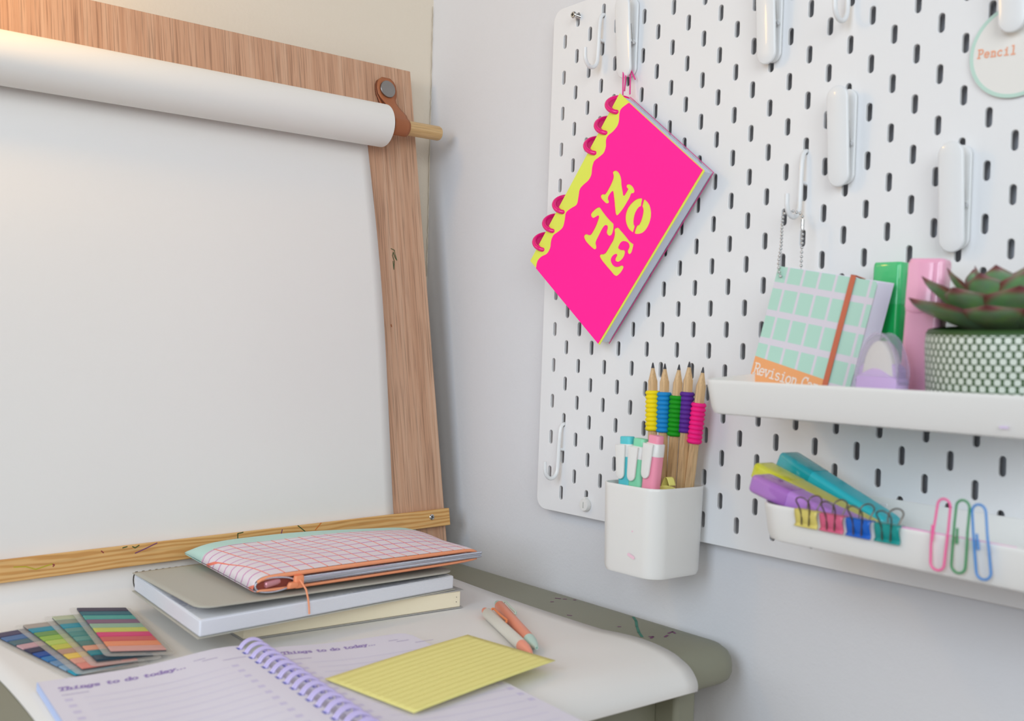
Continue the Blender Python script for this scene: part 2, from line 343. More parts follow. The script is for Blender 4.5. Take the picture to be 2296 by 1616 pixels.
# striped page-edge materials
def page_edges(name, a, b, scale, axis='Z', sq=False):
    m = mat(name, a, .8); nt, bs = nodes_of(m)
    tc = nt.nodes.new('ShaderNodeTexCoord'); w = nt.nodes.new('ShaderNodeTexWave'); w.bands_direction = axis
    w.inputs['Scale'].default_value = scale; w.inputs['Distortion'].default_value = 1.5; w.inputs['Detail'].default_value = 2
    nt.links.new(tc.outputs['Object'], w.inputs['Vector'])
    r = ramp(nt, [(.0, b), (.35, a), (1, a)]); nt.links.new(w.outputs['Fac'], r.inputs['Fac'])
    nt.links.new(r.outputs['Color'], bs.inputs['Base Color']); return m
M_EDGEW = page_edges('white_page_edges', (236, 238, 244), (196, 200, 214), 260)
M_EDGEC = page_edges('cream_page_edges', (250, 240, 214), (240, 227, 196), 420)
M_EDGEN = page_edges('note_page_edges', (222, 228, 244), (178, 188, 214), 300, 'Y')
M_EDGEP = page_edges('pad_page_edges', (240, 238, 252), (216, 214, 236), 400, 'Y')

# ------------------------------------------------------------------ the setting
def struct(mb, name, m, **k):
    o = mb.build(name, m, **k); o['kind'] = 'structure'; return o
wb = struct(MB().box(-1.9, .114, 0, .1, -ZO, 1.2), 'wall_back', M_WALLB, M=Tr(0, .2795, 0) @ Rx(-1.2))
struct(MB().box(.014, .114, -1.7, .34, -ZO, 1.2), 'wall_right', M_WALL)
struct(MB().box(-2.4, .114, -2.4, .38, -ZO-.05, -ZO), 'floor', M_FLOOR)
struct(MB().box(-1.9, .002, -.014, 0, -ZO, -ZO+.1), 'baseboard_back', M_BOARD, M=Tr(0, .249, 0), bevel=.003)
struct(MB().box(0, .014, -1.7, .23, -ZO, -ZO+.1), 'baseboard_right', M_BOARD, bevel=.003)
cr = MB(); pts = []
for i in range(60):
    t = i/59
    pts.append((.0128+random.uniform(-.0012, .0), -.0009, .11-.36*t))
cr.tube(pts, lambda t: .00022+.00018*abs(math.sin(t*37)), 5); cr.build('plaster_crack', M_CRACK, parent=wb)

# ------------------------------------------------------------------ desk
desk = thing('desk', 'sage green painted desk in the corner with rounded top corners and marker stains', 'desk', Tr(-.32, 0, -ZO))
def DK(z): return z + ZO          # height in the desk's frame
top = rrect(.664, .535, .05, 10, -.004, -.0125)
b = MB()
rings = []
prof = [(-.006, -.033), (-.002, -.030), (0, -.025), (0, -.018), (-.001, -.013), (-.004, -.008), (-.010, -.0036), (-.018, -.0010), (-.028, 0)]
for ins, z in prof:
    rings.append([(x, y, DK(D)+z) for x, y in rrect(.666+2*ins, .527+2*ins, .036+ins, 10, -.003, -.0085)])
b.loft(rings); b.build('desk_top', M_SAGE, desk, smooth=40)
for sx in (-1, 1):
    for sy in (-1, 1):
        x = .263*sx-.004; y = -.0125+.2345*sy
        MB().box(x-.0135, x+.0135, y-.0135, y+.0135, 0, DK(D)-.03).build('leg', M_SAGE, desk, bevel=.004)
MB().box(-.255, .248, -.236, -.218, DK(D)-.12, DK(D)-.03).build('apron', M_SAGE, desk, bevel=.002)
MB().box(-.255, .248, .193, .211, DK(D)-.12, DK(D)-.03).build('apron', M_SAGE, desk, bevel=.002)
for sx in (-1, 1):
    x = .275*sx-.004
    MB().box(x-.01, x+.01, -.215, .19, DK(D)-.12, DK(D)-.03).build('apron', M_SAGE, desk, bevel=.002)
def stain(pts, m, w=.0012):
    P = [Vector(p) for p in pts]; mb = MB(); z = DK(D)+.0002
    for a, c in zip(P[:-1], P[1:]):
        t = (c-a).normalized(); n = Vector((-t.y, t.x))*w
        mb.add([(q.x+.32, q.y, z) for q in (a-t*w*.4+n, a-t*w*.4-n, c+t*w*.4-n, c+t*w*.4+n)], [(0, 1, 2, 3)])
    mb.build('ink_stain', m, desk, smooth=0)

for L in [[(-.0129, -.1477), (-.0219, -.16), (-.0371, -.1757), (-.0505, -.1913), (-.0593, -.2036)]]: stain(L, M_INK_T, .0014)
for L in [[(-.0281, -.0481), (-.0245, -.0526)], [(-.0233, -.0555), (-.0204, -.0572)], [(-.0427, -.0575), (-.0403, -.059)], [(-.0165, -.0641), (-.0144, -.0654)], [(-.0653, -.1077), (-.0626, -.1113)],
          [(-.0527, -.2059), (-.0491, -.2082), (-.0558, -.211)], [(-.029, -.2082), (-.0205, -.2062), (-.0231, -.2119)], [(-.0412, -.2149), (-.0341, -.2123)], [(-.0531, -.1658), (-.0505, -.1674)]]:
    stain(L, M_INK_P, .0011)

# ------------------------------------------------------------------ drawing board, paper roll, dowel, strap, batten
PA, PU, PV, PN = DATA_PANEL
PAN = frame(PA, PU, [-t for t in PN], PV)      # x along the panel, y into it, z up its face
pb = thing('drawing_board', 'large plywood board leaning on the cream wall behind the desk', 'board', PAN)
mb = MB(); mb.hexa([(-.665, 0, -.6055), (0, 0, -.6215), (0, .012, -.6225), (-.665, .012, -.6065)], [(-.665, 0, 0), (0, 0, 0), (0, .012, 0), (-.665, .012, 0)])
mb.build('plywood_sheet', M_PLY, pb, smooth=0, bevel=.0006, seg=1)
def ribbon(mb, pts, w, y):
    P = [Vector(p) for p in pts]
    for k, (a, c) in enumerate(zip(P[:-1], P[1:])):
        t = (c-a).normalized(); n = Vector((-t.y, t.x))*w; e = t*w*.6
        mb.add([(q.x, y-k*3e-6, q.y) for q in (a-e+n, a-e-n, c+e-n, c+e+n)], [(0, 1, 2, 3)])
    return mb
ribbon(MB(), [(-.0505, -.2362), (-.0455, -.238), (-.0448, -.2440), (-.0430, -.2506), (-.0450, -.2478), (-.0475, -.2405), (-.0490, -.2452), (-.0470, -.2520), (-.0485, -.2623), (-.0488, -.2520)], .00045, -.0002).build('pen_mark', M_INK_G, pb, smooth=0)
ribbon(MB(), [(-.0585, -.3312), (-.0580, -.3337)], .0007, -.0002).build('knot_mark', mat('knot_brown', (150, 84, 40), .7), pb, smooth=0)

pr = thing('paper_roll', 'wide roll of white paper on a dowel, its end hanging down over the plywood board', 'paper roll', PAN)
RC = Vector((0, -.028, -.0915))
RM = Tr(-.59, RC.y, RC.z) @ Ry(90)
mb = MB(); mb.lathe([(.0134, 0), (.0257, 0), (.0257, .5225), (.0134, .5225), (.0134, 0)], 64, RM, False, False); mb.build('roll', M_PAPER2, pr, smooth=40)
prof = []
for i in range(41):
    t = i/40; v = -.0915-(.5728-.0915)*t
    h = .0022*(1-t)+.0010*t + .0090*max(0, math.sin(PI*min(1, t/.955)))**1.2
    prof.append((h, v))
mb = MB()
mb.grid(lambda a, t: (-.5765+.501*a, -prof[round(t*40)][0]-.0012*math.sin(a*7+t*5)*math.sin(PI*t), prof[round(t*40)][1]), 40, 40)
mb.build('hanging_sheet', M_PAPER, pr, smooth=60, solid=.00035)

dw = MB(); dw.lathe([(.0072, -.62), (.009, -.618), (.009, .0165), (.0083, .0182), (.0066, .0187)], 32, Tr(0, -.026, -.088) @ Ry(90))
tag(dw.build('dowel', M_DOWEL, M=PAN, smooth=40), 'round wooden dowel poking out of the paper roll beside the corner', 'dowel')

# leather strap: a band bent around the dowel and pinned by a steel button
ls = thing('leather_strap', 'tan leather strap with a steel button looped round the end of the dowel', 'strap', PAN)
c0 = Vector((.026, -.088)); rr_ = .0102
path = [(.0046, -.0185, .006), (.0046, -.0225, .0115), (.0046, -.0275, .0139), (.0046, -.034, .0147), (.0047, -.041, .0138), (.0060, -.0465, .0114), (.0096, -.0522, .0096), (.0142, -.0578, .0090), (.0192, -.0635, .0094), (.0242, -.0690, .0100), (.0290, -.0745, .0107)]
for k in range(15):
    a = math.radians(52-(52+115)*k/14)
    path.append((c0.x+rr_*math.cos(a), c0.y+rr_*math.sin(a), min(.0113, .0101+.0012*k/4)))
path += [(.0145, -.0885, .0108), (.0120, -.079, .0100), (.0078, -.067, .0092), (.0035, -.056, .0096), (.0018, -.047, .0118), (.0016, -.041, .0140), (.0016, -.034, .0147), (.0016, -.0275, .0139), (.0016, -.0225, .0115), (.0016, -.0185, .006)]
def strap_pt(a, t):
    h, v, w = path[round(t*(len(path)-1))]
    sh = -.0425 - .0015*max(0, min(1, (-.045-v)/.04))
    return (sh+(a-.5)*2*w, -h, v)
MB().grid(strap_pt, 6, len(path)-1).build('leather_band', [M_LEATHER, M_LEATHER_D], ls, smooth=60, solid=.0022)
ls.children[0].modifiers['thickness'].material_offset_rim = 1
MB().lathe([(.0030, .002), (.0030, .0058), (.0104, .0060), (.0108, .0066), (.0108, .0084), (.0104, .0088), (0.0001, .0088)], 40, Tr(-.0425, 0, -.034) @ Rx(90)).build('steel_button', M_STEEL, ls, smooth=35)

bt = thing('wooden_batten', 'narrow pine batten screwed across the foot of the plywood board over the paper', 'batten', PAN)
mb = MB(); mb.box(-.66, -.0002, -.0105, -.0020, -.5790, -.5583); mb.build('pine_strip', M_PINE, bt, smooth=0, bevel=.0009)
for pts, m in [([(-.495, -.566), (-.4848, -.5669), (-.4765, -.5704), (-.462, -.5674)], M_INK_Y), ([(-.4628, -.5673), (-.4601, -.5684), (-.4613, -.5699)], M_INK_R), ([(-.4171, -.5608), (-.4151, -.5628)], M_INK_R),
               ([(-.3849, -.5668), (-.3751, -.5637), (-.3629, -.5594)], M_INK_P), ([(-.2258, -.5608), (-.2277, -.5658)], M_INK_P), ([(-.3967, -.5603), (-.3924, -.5595)], M_INK_G), ([(-.3872, -.5601), (-.3847, -.5617), (-.3807, -.5596)], M_INK_G),
               ([(-.2772, -.5595), (-.2775, -.565)], M_INK_G), ([(-.2772, -.5595), (-.2711, -.5588)], M_INK_G), ([(-.2068, -.5585), (-.1986, -.5656)], M_INK_G), ([(-.1781, -.5585), (-.1859, -.5655)], M_INK_O)]:
    ribbon(MB(), pts, .0005, -.0107).build('pen_mark', m, bt, smooth=0)
sc = MB().lathe([(.0001, 0), (.0035, 0), (.0034, .0008), (.0022, .0016), (.0001, .0018)], 20, Tr(-.0275, -.0105, -.5668) @ Rx(90)).build('screw', M_CHROME, bt, smooth=40)
mb = MB(); M_ = Tr(-.0275, -.0124, -.5668)
mb.box(-.0019, .0019, -.0001, .0002, -.0004, .0004, M_ @ Ry(20)).box(-.0004, .0004, -.00012, .0002, -.0019, .0019, M_ @ Ry(20)); mb.build('screw_slot', M_SCREWH, sc, smooth=0)

# ------------------------------------------------------------------ paper lying over the desk
Pv = lambda u, v, h: Vector(PA)+Vector(PU)*u+Vector(PV)*v+Vector(PN)*h
CURL = spline([(-.17, .0007, .0010), (-.196, .0007, .0030), (-.218, .0007, .0036), (-.24, .0008, .0022), (-.256, -.0006, -.0006), (-.2637, -.0026, -.0034), (-.2714, -.0062, -.0064), (-.2772, -.0104, -.0104), (-.2822, -.0160, -.0160), (-.2842, -.0205, -.0205), (-.2845, -.0250, -.0250)], 4, False)
def deskpaper(a, t):
    xr = -.0655-.0095*min(1, t*1.6); xl = -.566
    p0 = Pv(-.54+.5*a, -.574, .0008); p0.x = xl+(xr-xl)*a
    zt = D+.0007
    edge = .004*max(0, 1-abs(t-.62)/.12)*a**8
    if t < .14:
        k = t/.14; p1 = Vector((p0.x, p0.y-.006, zt)); p2 = Vector((p0.x, p0.y-.045, zt))
        q = p0*(1-k)**2+p1*2*k*(1-k)+p2*k*k
    else:
        k = (t-.14)/.86; y0 = p0.y-.045
        if k < .62: q = Vector((0, y0+(-.17-y0)*k/.62, zt))
        else:
            j = (k-.62)/.38*(len(CURL)-1); i = min(int(j), len(CURL)-2); f = j-i
            wl = max(0, min(1, (a-.78)/.22)); wl = wl*wl*(3-2*wl)
            z_ = lambda c: c[1]*(1-wl)+c[2]*wl
            q = Vector((0, CURL[i][0]*(1-f)+CURL[i+1][0]*f, D+z_(CURL[i])*(1-f)+z_(CURL[i+1])*f))
    q.x = xl+(xr-xl)*a
    q.x += .0035*math.sin(t*9+.6)*(a-.5)*2*.6
    return q
tag(MB().grid(deskpaper, 30, 120).build('desk_paper', M_PAPER, smooth=60, solid=.0004), 'wide sheet of off-white paper covering the green desk and curling over its front', 'paper')

# ------------------------------------------------------------------ pegboard and its fittings
pg = thing('pegboard', 'white metal pegboard full of upright slots on the right wall', 'pegboard', board(0, 0))
outl = [rrect(.76, .56, .014, 8, .36, -.2415)]
for u in range(0, 37):
    for v in range(-1, 26):
        if (u+v) % 2 == 0: outl.append(stadium(.0056, .0153, 5, .02*u, -.02*v))
MB().fill(outl, -.0034, 0, XZ, bevel=.0006).build('slotted_sheet', M_BOARD, pg, smooth=0)
for s_, z_ in ((.04, .02), (.70, .02), (.04, -.505), (.70, -.505), (.36, -.26)):
    MB().lathe([(.006, 0), (.006, .0100)], 16, Tr(s_, .0036, z_) @ Rx(-90)).build('spacer', M_PLASTIC, pg)
ps = thing('mounting_screw', 'steel screw sticking out of the top left corner slot of the pegboard', 'screw', board(.0225, .0225))
mb = MB(); prof = []
for i in range(17): prof.append((.0019+(.0006 if i % 2 else 0), -.004+.0007*i))
mb.lathe(prof, 16, Rx(90)); mb.build('screw_shaft', M_CHROME, ps)
hd = MB().lathe([(.0020, .007), (.0036, .0076), (.0037, .0094), (.0030, .0104), (.0001, .0106)], 20, Rx(90)).build('screw_head', M_CHROME, ps)
mb = MB(); mb.box(-.0017, .0017, -.0108, -.0105, -.0004, .0004, Ry(15)).box(-.0004, .0004, -.0109, -.0105, -.0017, .0017, Ry(15)); mb.build('screw_slot', M_SCREWH, hd, smooth=0)
kn = thing('fixing_knob', 'round white fixing knob at the bottom left corner of the pegboard', 'knob', board(.0622, -.5075))
MB().lathe([(.0064, .0002), (.0067, .001), (.0067, .0045), (.0060, .0056), (.0001, .0058)], 32, Rx(90)).build('knob_cap', M_PLASTIC, kn, smooth=40)
MB().box(-.0004, .0004, -.0060, -.0055, -.0032, .0032).build('knob_slot', mat('soft_grey', (176, 178, 174), .6), kn, smooth=0)
MB().box(-.0012, .0012, -.004, .004, .004, .0085).build('knob_pin', M_PLASTIC, kn, smooth=0)

def jhook():
    r = thing('wire_hook', '', 'hook', Matrix.Identity(4), 'white wire hooks on the pegboard')
    p = [(0, .004, -.0045), (0, .0005, -.0043), (0, -.0022, -.0052), (0, -.0042, -.0085), (0, -.0052, -.014), (0, -.0058, -.025), (0, -.0062, -.040), (0, -.0066, -.050)]
    for k in range(1, 13):
        a = PI*k/12; p.append((0, -.0157+.0091*math.cos(a), -.052-.0115*math.sin(a)))
    p += [(0, -.0249, -.048), (0, -.0251, -.0445)]
    MB().tube(p, .00215, 14).build('hook_wire', M_PLASTIC2, r, smooth=60)
    MB().tube([(0, -.006, -.0315), (0, -.003, -.0320), (0, .003, -.0330)], .0016, 10).build('lower_peg', M_PLASTIC2, r, smooth=60)
    return r
hook0 = jhook()
for i, (u, v, lb) in enumerate([(3, -1, 'white wire hook by the screw at the top left of the pegboard'), (1, 21, 'white wire hook alone near the bottom left corner of the pegboard'),
                                (16, 8, 'white wire hook with a ball chain hanging from it'), (18, 0, 'white wire hook cut by the top edge, between two white clips')]):
    if i == 0: hook0.matrix_basis = board(.02*u+.0005, -.02*v); hook0['label'] = lb
    else: dup(hook0, board(.02*u+.0005, -.02*v), lb)

def clip():
    r = thing('peg_clip', '', 'clip', Matrix.Identity(4), 'white plastic clips on the pegboard')
    pl = stadium(.0200, .0835, 10)
    MB().fill([pl], -.0016, .0016, Tr(0, -.0132, -.0) @ Rx(5.0) @ XZ, bevel=.0012).build('front_plate', M_PLASTIC2, r, smooth=50)
    mb = MB(); mb.fill([stadium(.0170, .0800, 10)], -.0012, .0012, Tr(.001, -.0022, .001) @ XZ, bevel=.0008); mb.build('back_plate', M_PLASTIC2, r, smooth=50)
    mb = MB(); mb.box(-.006, .0075, -.0115, -.003, -.0015, .0015, Tr(0, 0, -.004)); mb.build('hinge', M_PLASTIC2, r, bevel=.0006)
    mb = MB(); mb.lathe([(.0019, -.0085), (.0019, .0092)], 14, Tr(0, -.0072, -.006) @ Ry(90)); mb.tube([(.0078, -.0072, -.005), (.0080, -.0098, .007), (.0080, -.0108, .0125)], .0006, 8)
    mb.build('spring', M_CHROME, r)
    return r
clip0 = clip()
CL = [(.1045, -.0205, 'white clip above the pink notebook, gripping its pink cord'), (.2825, -.0415, 'white clip cut by the top edge, midway along the pegboard'), (.3605, -.1592, 'white clip hanging just right above the hook with the ball chain'),
      (.4605, -.2196, 'white clip lowest on the board, right above the pink highlighter'), (.4998, -.0615, 'white clip in the top right corner holding the round pencil label')]
for i, (s_, z_, lb) in enumerate(CL):
    if i == 0: clip0.matrix_basis = board(s_, z_); clip0['label'] = lb
    else: dup(clip0, board(s_, z_), lb)

lab = thing('round_label', 'round white card label with a mint ring and the word Pencil', 'label', board(.5003, -.1140, .0028))
MB().fill([circle(.0350, 64)], -.0004, 0, XZ).build('card_disc', mat('label_white', (238, 236, 232), .7), lab, smooth=0)
MB().fill([circle(.0350, 64), circle(.0322, 64)], 0, .0001, XZ).build('mint_ring', mat('label_mint', (196, 226, 214), .7), lab, smooth=0)
mb = MB(); text(mb, 'Pencil', .0062, Ry(4.6) @ Tr(-.0286, -.0003, -.0032) @ XZ, .17, .78, wide=1.02); mb.build('lettering', mat('label_orange', (246, 176, 142), .7), lab, smooth=0)

# ------------------------------------------------------------------ NOTE notebook
NC, NA, NW, NH = DATA_NOTE
nb = thing('ring_notebook', 'hot pink NOTE notebook with a wavy lime spine hanging crooked on the pegboard', 'notebook', board(NC[0], NC[1], .022) @ Ry(-math.degrees(NA)))
w2, h2 = NW/2, NH/2
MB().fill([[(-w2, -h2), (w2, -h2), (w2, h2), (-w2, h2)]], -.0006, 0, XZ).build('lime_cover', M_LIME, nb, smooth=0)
pk = [(-.0597, -h2)]+[tuple(p) for p in reversed(spline(DATA_WAVE, 4, False))][1:-1]+[(-.055, h2-.0006), (w2-.0022, h2-.0006), (w2-.0022, -h2)]
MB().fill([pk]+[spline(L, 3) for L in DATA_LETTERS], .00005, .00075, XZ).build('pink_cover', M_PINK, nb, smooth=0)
ed = MB(); ed.box(-w2+.004, w2-.0015, .0010, .0125, -h2+.003, h2-.0015)
ed.build('page_block', M_EDGEN, nb, bevel=.0004)
MB().box(-w2+.004, w2-.007, .0130, .0150, -h2+.006, h2-.004).build('divider_pages', M_EDGEN, nb)
MB().box(-w2, w2-.003, .0158, .0164, -h2, h2-.001).build('back_cover', M_CLEAR, nb, smooth=0)
MB().box(w2-.0032, w2-.0027, .0157, .0166, -h2, h2-.001).box(-w2, w2-.003, .0157, .0166, h2-.0012, h2-.0008).build('back_edge', M_CORD, nb, smooth=0)
for zz in (.0930, .0688, .0446, -.0290, -.0536, -.0785):
    cm = Tr(-.0742, .0082, zz) @ Rx(32)
    rg = MB().tube([(.0130*math.cos(2*PI*i/40), .0130*math.sin(2*PI*i/40), 0) for i in range(40)], .0025, 12, True, cm).build('binding_ring', M_PINKP, nb, smooth=60)
    MB().lathe([(.0001, -.0007), (.0126, -.0007), (.0126, .0007), (.0001, .0007)], 32, cm).build('ring_disc', M_PINKD, rg)
cM = (board(NC[0], NC[1], .022) @ Ry(-math.degrees(NA))).inverted()
bp3 = lambda s_, z_, d_: cM @ Vector((-d_, -s_, z_))
mb = MB()
for pts in [[(.1040, -.0560, .0110), (.1088, -.0695, .0155), (.1136, -.0825, .0200)], [(.1072, -.0560, .0100), (.1085, -.0670, .0120), (.1098, -.0770, .0140)], [(.1098, -.0560, .0065), (.1115, -.068, .0080), (.1132, -.0800, .0095)], [(.1098, -.0532, .0062), (.1130, -.0590, .0060), (.1164, -.0649, .0058)]]:
    mb.tube([bp3(*p) for p in spline(pts, 5, False)], .00075, 8)
mb.build('hanging_cord', M_CORD, nb, smooth=60)

# ------------------------------------------------------------------ white containers on the board
def open_box(mb, W, Dp, H, r, th, taper=.96, n=8, M=None):
    """Open tray: x 0..W, y -Dp..0, z -H..0."""
    def ring(w, d, rad, z): return [(x, y, z) for x, y in rrect(w, d, max(rad, .0005), n, W/2, -Dp/2)]
    tw, td = W*taper if W < .2 else W-.006, Dp-.004
    R = [ring(tw-.010, td-.010, r-.005, -H), ring(tw-.003, td-.003, r-.001, -H+.0012), ring(tw, td, r, -H+.005), ring(W-.0002, Dp-.0002, r, -.003), ring(W, Dp, r, -.0008), ring(W-.0008, Dp-.0008, r, 0),
         ring(W-2*th+.0006, Dp-2*th+.0006, r-th, 0), ring(W-2*th, Dp-2*th, r-th, -.001), ring(tw-2*th, td-2*th, r-th, -H+.006), ring(tw-2*th-.006, td-2*th-.006, r-th-.002, -H+.0035)]
    mb.loft(R, M); return mb
cup = thing('pen_cup', 'white plastic cup on the pegboard holding pencils and pastel highlighters', 'cup', board(.1545, -.4672))
open_box(MB(), .0745, .0755, .0835, .0165, .0022, .975, 10).build('cup_body', M_PLASTIC, cup, smooth=45)
for x_ in (.020, .046): MB().box(x_, x_+.010, -.001, .004, -.012, -.004).build('mounting_peg', M_PLASTIC, cup, bevel=.001)
mb = MB(); mb.fill([stadium(.0095, .0030, 4)], 0, .00008, Tr(.0458, -.0747, -.0640) @ Ry(18) @ XZ); mb.build('pink_smudge', mat('smudge_pink', (244, 206, 222), .5), cup, smooth=0)
mb = MB(); mb.fill([circle(.0008, 12)], 0, .00008, Tr(.047, -.0753, -.041) @ XZ); mb.build('pink_smudge', MATS['smudge_pink'], cup, smooth=0)

TRU = board(.3155, -.3548) @ Rx(4.6)
tru = thing('shelf_tray', 'white plastic tray on the pegboard holding the potted succulent and revision cards', 'tray', TRU)
open_box(MB(), .2815, .1255, .0275, .0150, .0022, .98, 8).build('tray_body', M_PLASTIC, tru, smooth=45)
TRL = board(.3715, -.4546) @ Ry(.7)
trl = thing('shelf_tray', 'lower white tray with paper clips and binder clips on its front rim', 'tray', TRL)
open_box(MB(), .2815, .1255, .0275, .0240, .0022, .98, 8).build('tray_body', M_PLASTIC, trl, smooth=45)
MB().box(-.0125, -.0065, -.004, .003, .0080, .0098).build('mounting_peg', M_PLASTIC2, trl, bevel=.0008)
MB().box(.03, .04, -.003, .002, -.010, -.004).build('mounting_peg', M_PLASTIC2, trl, bevel=.0008)
MB().fill([stadium(.0060, .0016, 4)], 0, .00008, Tr(.242, -.1258, -.0200) @ XZ).build('lilac_smudge', mat('smudge_lilac', (222, 208, 240), .5), tru, smooth=0)
mb = MB()
mb.tube([(.122+.15*i/24, -.1248, .0001+.0001*math.sin(i)) for i in range(13)], lambda t: .0006-.0003*t, 8); mb.build('pink_pen_line', mat('line_pink', (244, 164, 216), .5), trl, smooth=60)
for o in (tru, trl): o['group'] = 'white trays on the pegboard'

# ------------------------------------------------------------------ pencils in the cup
def pencil():
    r = thing('pencil', '', 'pencil', Matrix.Identity(4), 'pencils with ribbed grips in the cup')
    L = .188
    def hx(rad, z): return [(rad*math.cos(PI/3*i+.3)*(1), rad*math.sin(PI/3*i+.3), z) for i in range(6)]
    MB().loft([hx(.0046, -L), hx(.0049, -L+.0008), hx(.0049, -.0178), hx(.0042, -.0160), hx(.0016, -.0052)]).build('wood_shaft', M_PENCIL, r, smooth=20)
    MB().lathe([(.0017, -.0056), (.0007, -.001), (.0001, 0)], 14).build('lead', mat('graphite', (62, 62, 68), .35, .4), r)
    pf = [(.0050, -.0385)]
    for k in range(9):
        z0 = -.0385+k*.00425
        for a in (0, 30, 60, 90, 120, 150, 180): pf.append((.0058+.00135*math.sin(math.radians(a)), z0+.00425*a/180))
    pf.append((.0050, -.0385+9*.00425))
    MB().lathe(pf, 28, None, False, False).build('ribbed_grip', mat('grip_yellow', (246, 222, 6), .65, bump=.1, bscale=900), r, smooth=70)
    return r
def lean(top, bot):     # frame with +z from bot to top, origin at top, roughly board aligned
    a = Vector((-top[2], -top[0], top[1])); b_ = Vector((-bot[2], -bot[0], bot[1]))
    z = (a-b_).normalized(); x = Vector((0, -1, 0)); x = (x-z*x.dot(z)).normalized(); y = z.cross(x)
    return frame(a, x, y, z)
PEN = [((.1820, -.3528, .035), (.1847, -.4179, .035), -.0268, (246, 222, 6), 'yellow', 'pencil with a yellow ribbed grip, leftmost in the white cup'),
       ((.1929, -.3533, .030), (.1963, -.4699, .032), -.0272, (12, 138, 208), 'blue', 'pencil with a blue ribbed grip in the white cup'),
       ((.2081, -.3536, .027), (.2048, -.4690, .029), -.0295, (6, 152, 12), 'green', 'pencil with a green ribbed grip in the white cup'),
       ((.2162, -.3507, .022), (.2130, -.4662, .024), -.0285, (92, 40, 152), 'purple', 'pencil with a purple ribbed grip in the white cup'),
       ((.2305, -.3553, .019), (.2203, -.4676, .021), -.0335, (255, 20, 138), 'pink', 'pencil with a hot pink ribbed grip, rightmost in the white cup')]
p0 = pencil()
for i, (t, b_, go, rgb, nm, lb) in enumerate(PEN):
    M_ = lean(t, b_)
    if i == 0: o = p0; o.matrix_basis = M_; o['label'] = lb
    else:
        o = dup(p0, M_, lb); recolour(o, 'ribbed_grip', mat('grip_'+nm, rgb, .65, bump=.1, bscale=900))
    for ch in o.children:
        if ch.name.startswith('ribbed_grip'): ch.location.z = go

# ------------------------------------------------------------------ pastel highlighters in the cup
def cup_hl(nm, rgb):
    r = thing('highlighter', '', 'highlighter', Matrix.Identity(4), 'pastel highlighters in the cup')
    L = .118
    def rr(w, d, rad, z, cy=0): return [(x, y, z) for x, y in rrect(w, d, rad, 5, 0, cy)]
    c = mat('pastel_'+nm, rgb, .4, bump=.05, bscale=700)
    MB().loft([rr(.012, .009, .003, -L), rr(.0165, .0118, .004, -L+.006), rr(.0165, .0118, .004, -.0185)]).build('barrel', c, r, smooth=40)
    MB().loft([rr(.0170, .0124, .0042, -.0190), rr(.0170, .0124, .0042, -.0080), rr(.0160, .0114, .004, -.0072)]).build('collar', M_PLASTIC, r, smooth=40)
    MB().loft([rr(.0140, .0095, .0035, -.0075), rr(.0140, .0095, .0035, -.0010), rr(.0128, .0083, .003, 0)]).build('push_button', c, r, smooth=40)
    mb = MB(); o = [(-.0062, 0), (.0062, 0)]+[(.0060+(.0048-.0060)*i/6, -.027*i/6) for i in range(1, 7)]+[(.0047*math.cos(a), -.027+.0052*math.sin(a)) for a in [-PI*i/12 for i in range(1, 12)]]+[(-.0048-(.0012)*i/6, -.027+.027*i/6) for i in range(0, 6)]
    mb.fill([o], -.0011, .0011, Tr(-.0018, -.0076, -.0078) @ XZ, bevel=.0005); mb.build('pocket_clip', M_PLASTIC, r, smooth=45)
    return r
for (nm, rgb, t, b_, lb) in [('teal', (92, 206, 216), (.1748, -.4236, .0585), (.1768, -.4697, .0585), 'teal highlighter with a white clip, leftmost in the white cup'),
                             ('green', (140, 224, 182), (.1926, -.4242, .0585), (.1904, -.4714, .0592), 'mint green highlighter with a white clip, in the middle of its row'),
                             ('pink', (248, 156, 182), (.2125, -.4197, .0595), (.2084, -.4708, .0605), 'pink highlighter with a white clip standing in the white cup')]:
    h = cup_hl(nm, rgb); h.matrix_basis = lean(t, b_); h['label'] = lb

cu = thing('paper_curl', 'curled strip of yellow sticky paper inside the white cup', 'paper', board(.2125, -.4660, .046))
mb = MB()
mb.grid(lambda a, t: (-.0035+.0125*t+.001*a, -.004+.008*a, -.010+.0180*math.sin(t*PI*.80)), 6, 20)
mb.grid(lambda a, t: (-.0035+.0160*t, -.010+.013*t+.004*a, -.0025+.0040*math.sin(t*2.6)-.006*a-.0020*t), 8, 14)
mb.build('sticky_strip', mat('sticky_yellow', (236, 228, 128), .75), cu, smooth=60, solid=.0002)

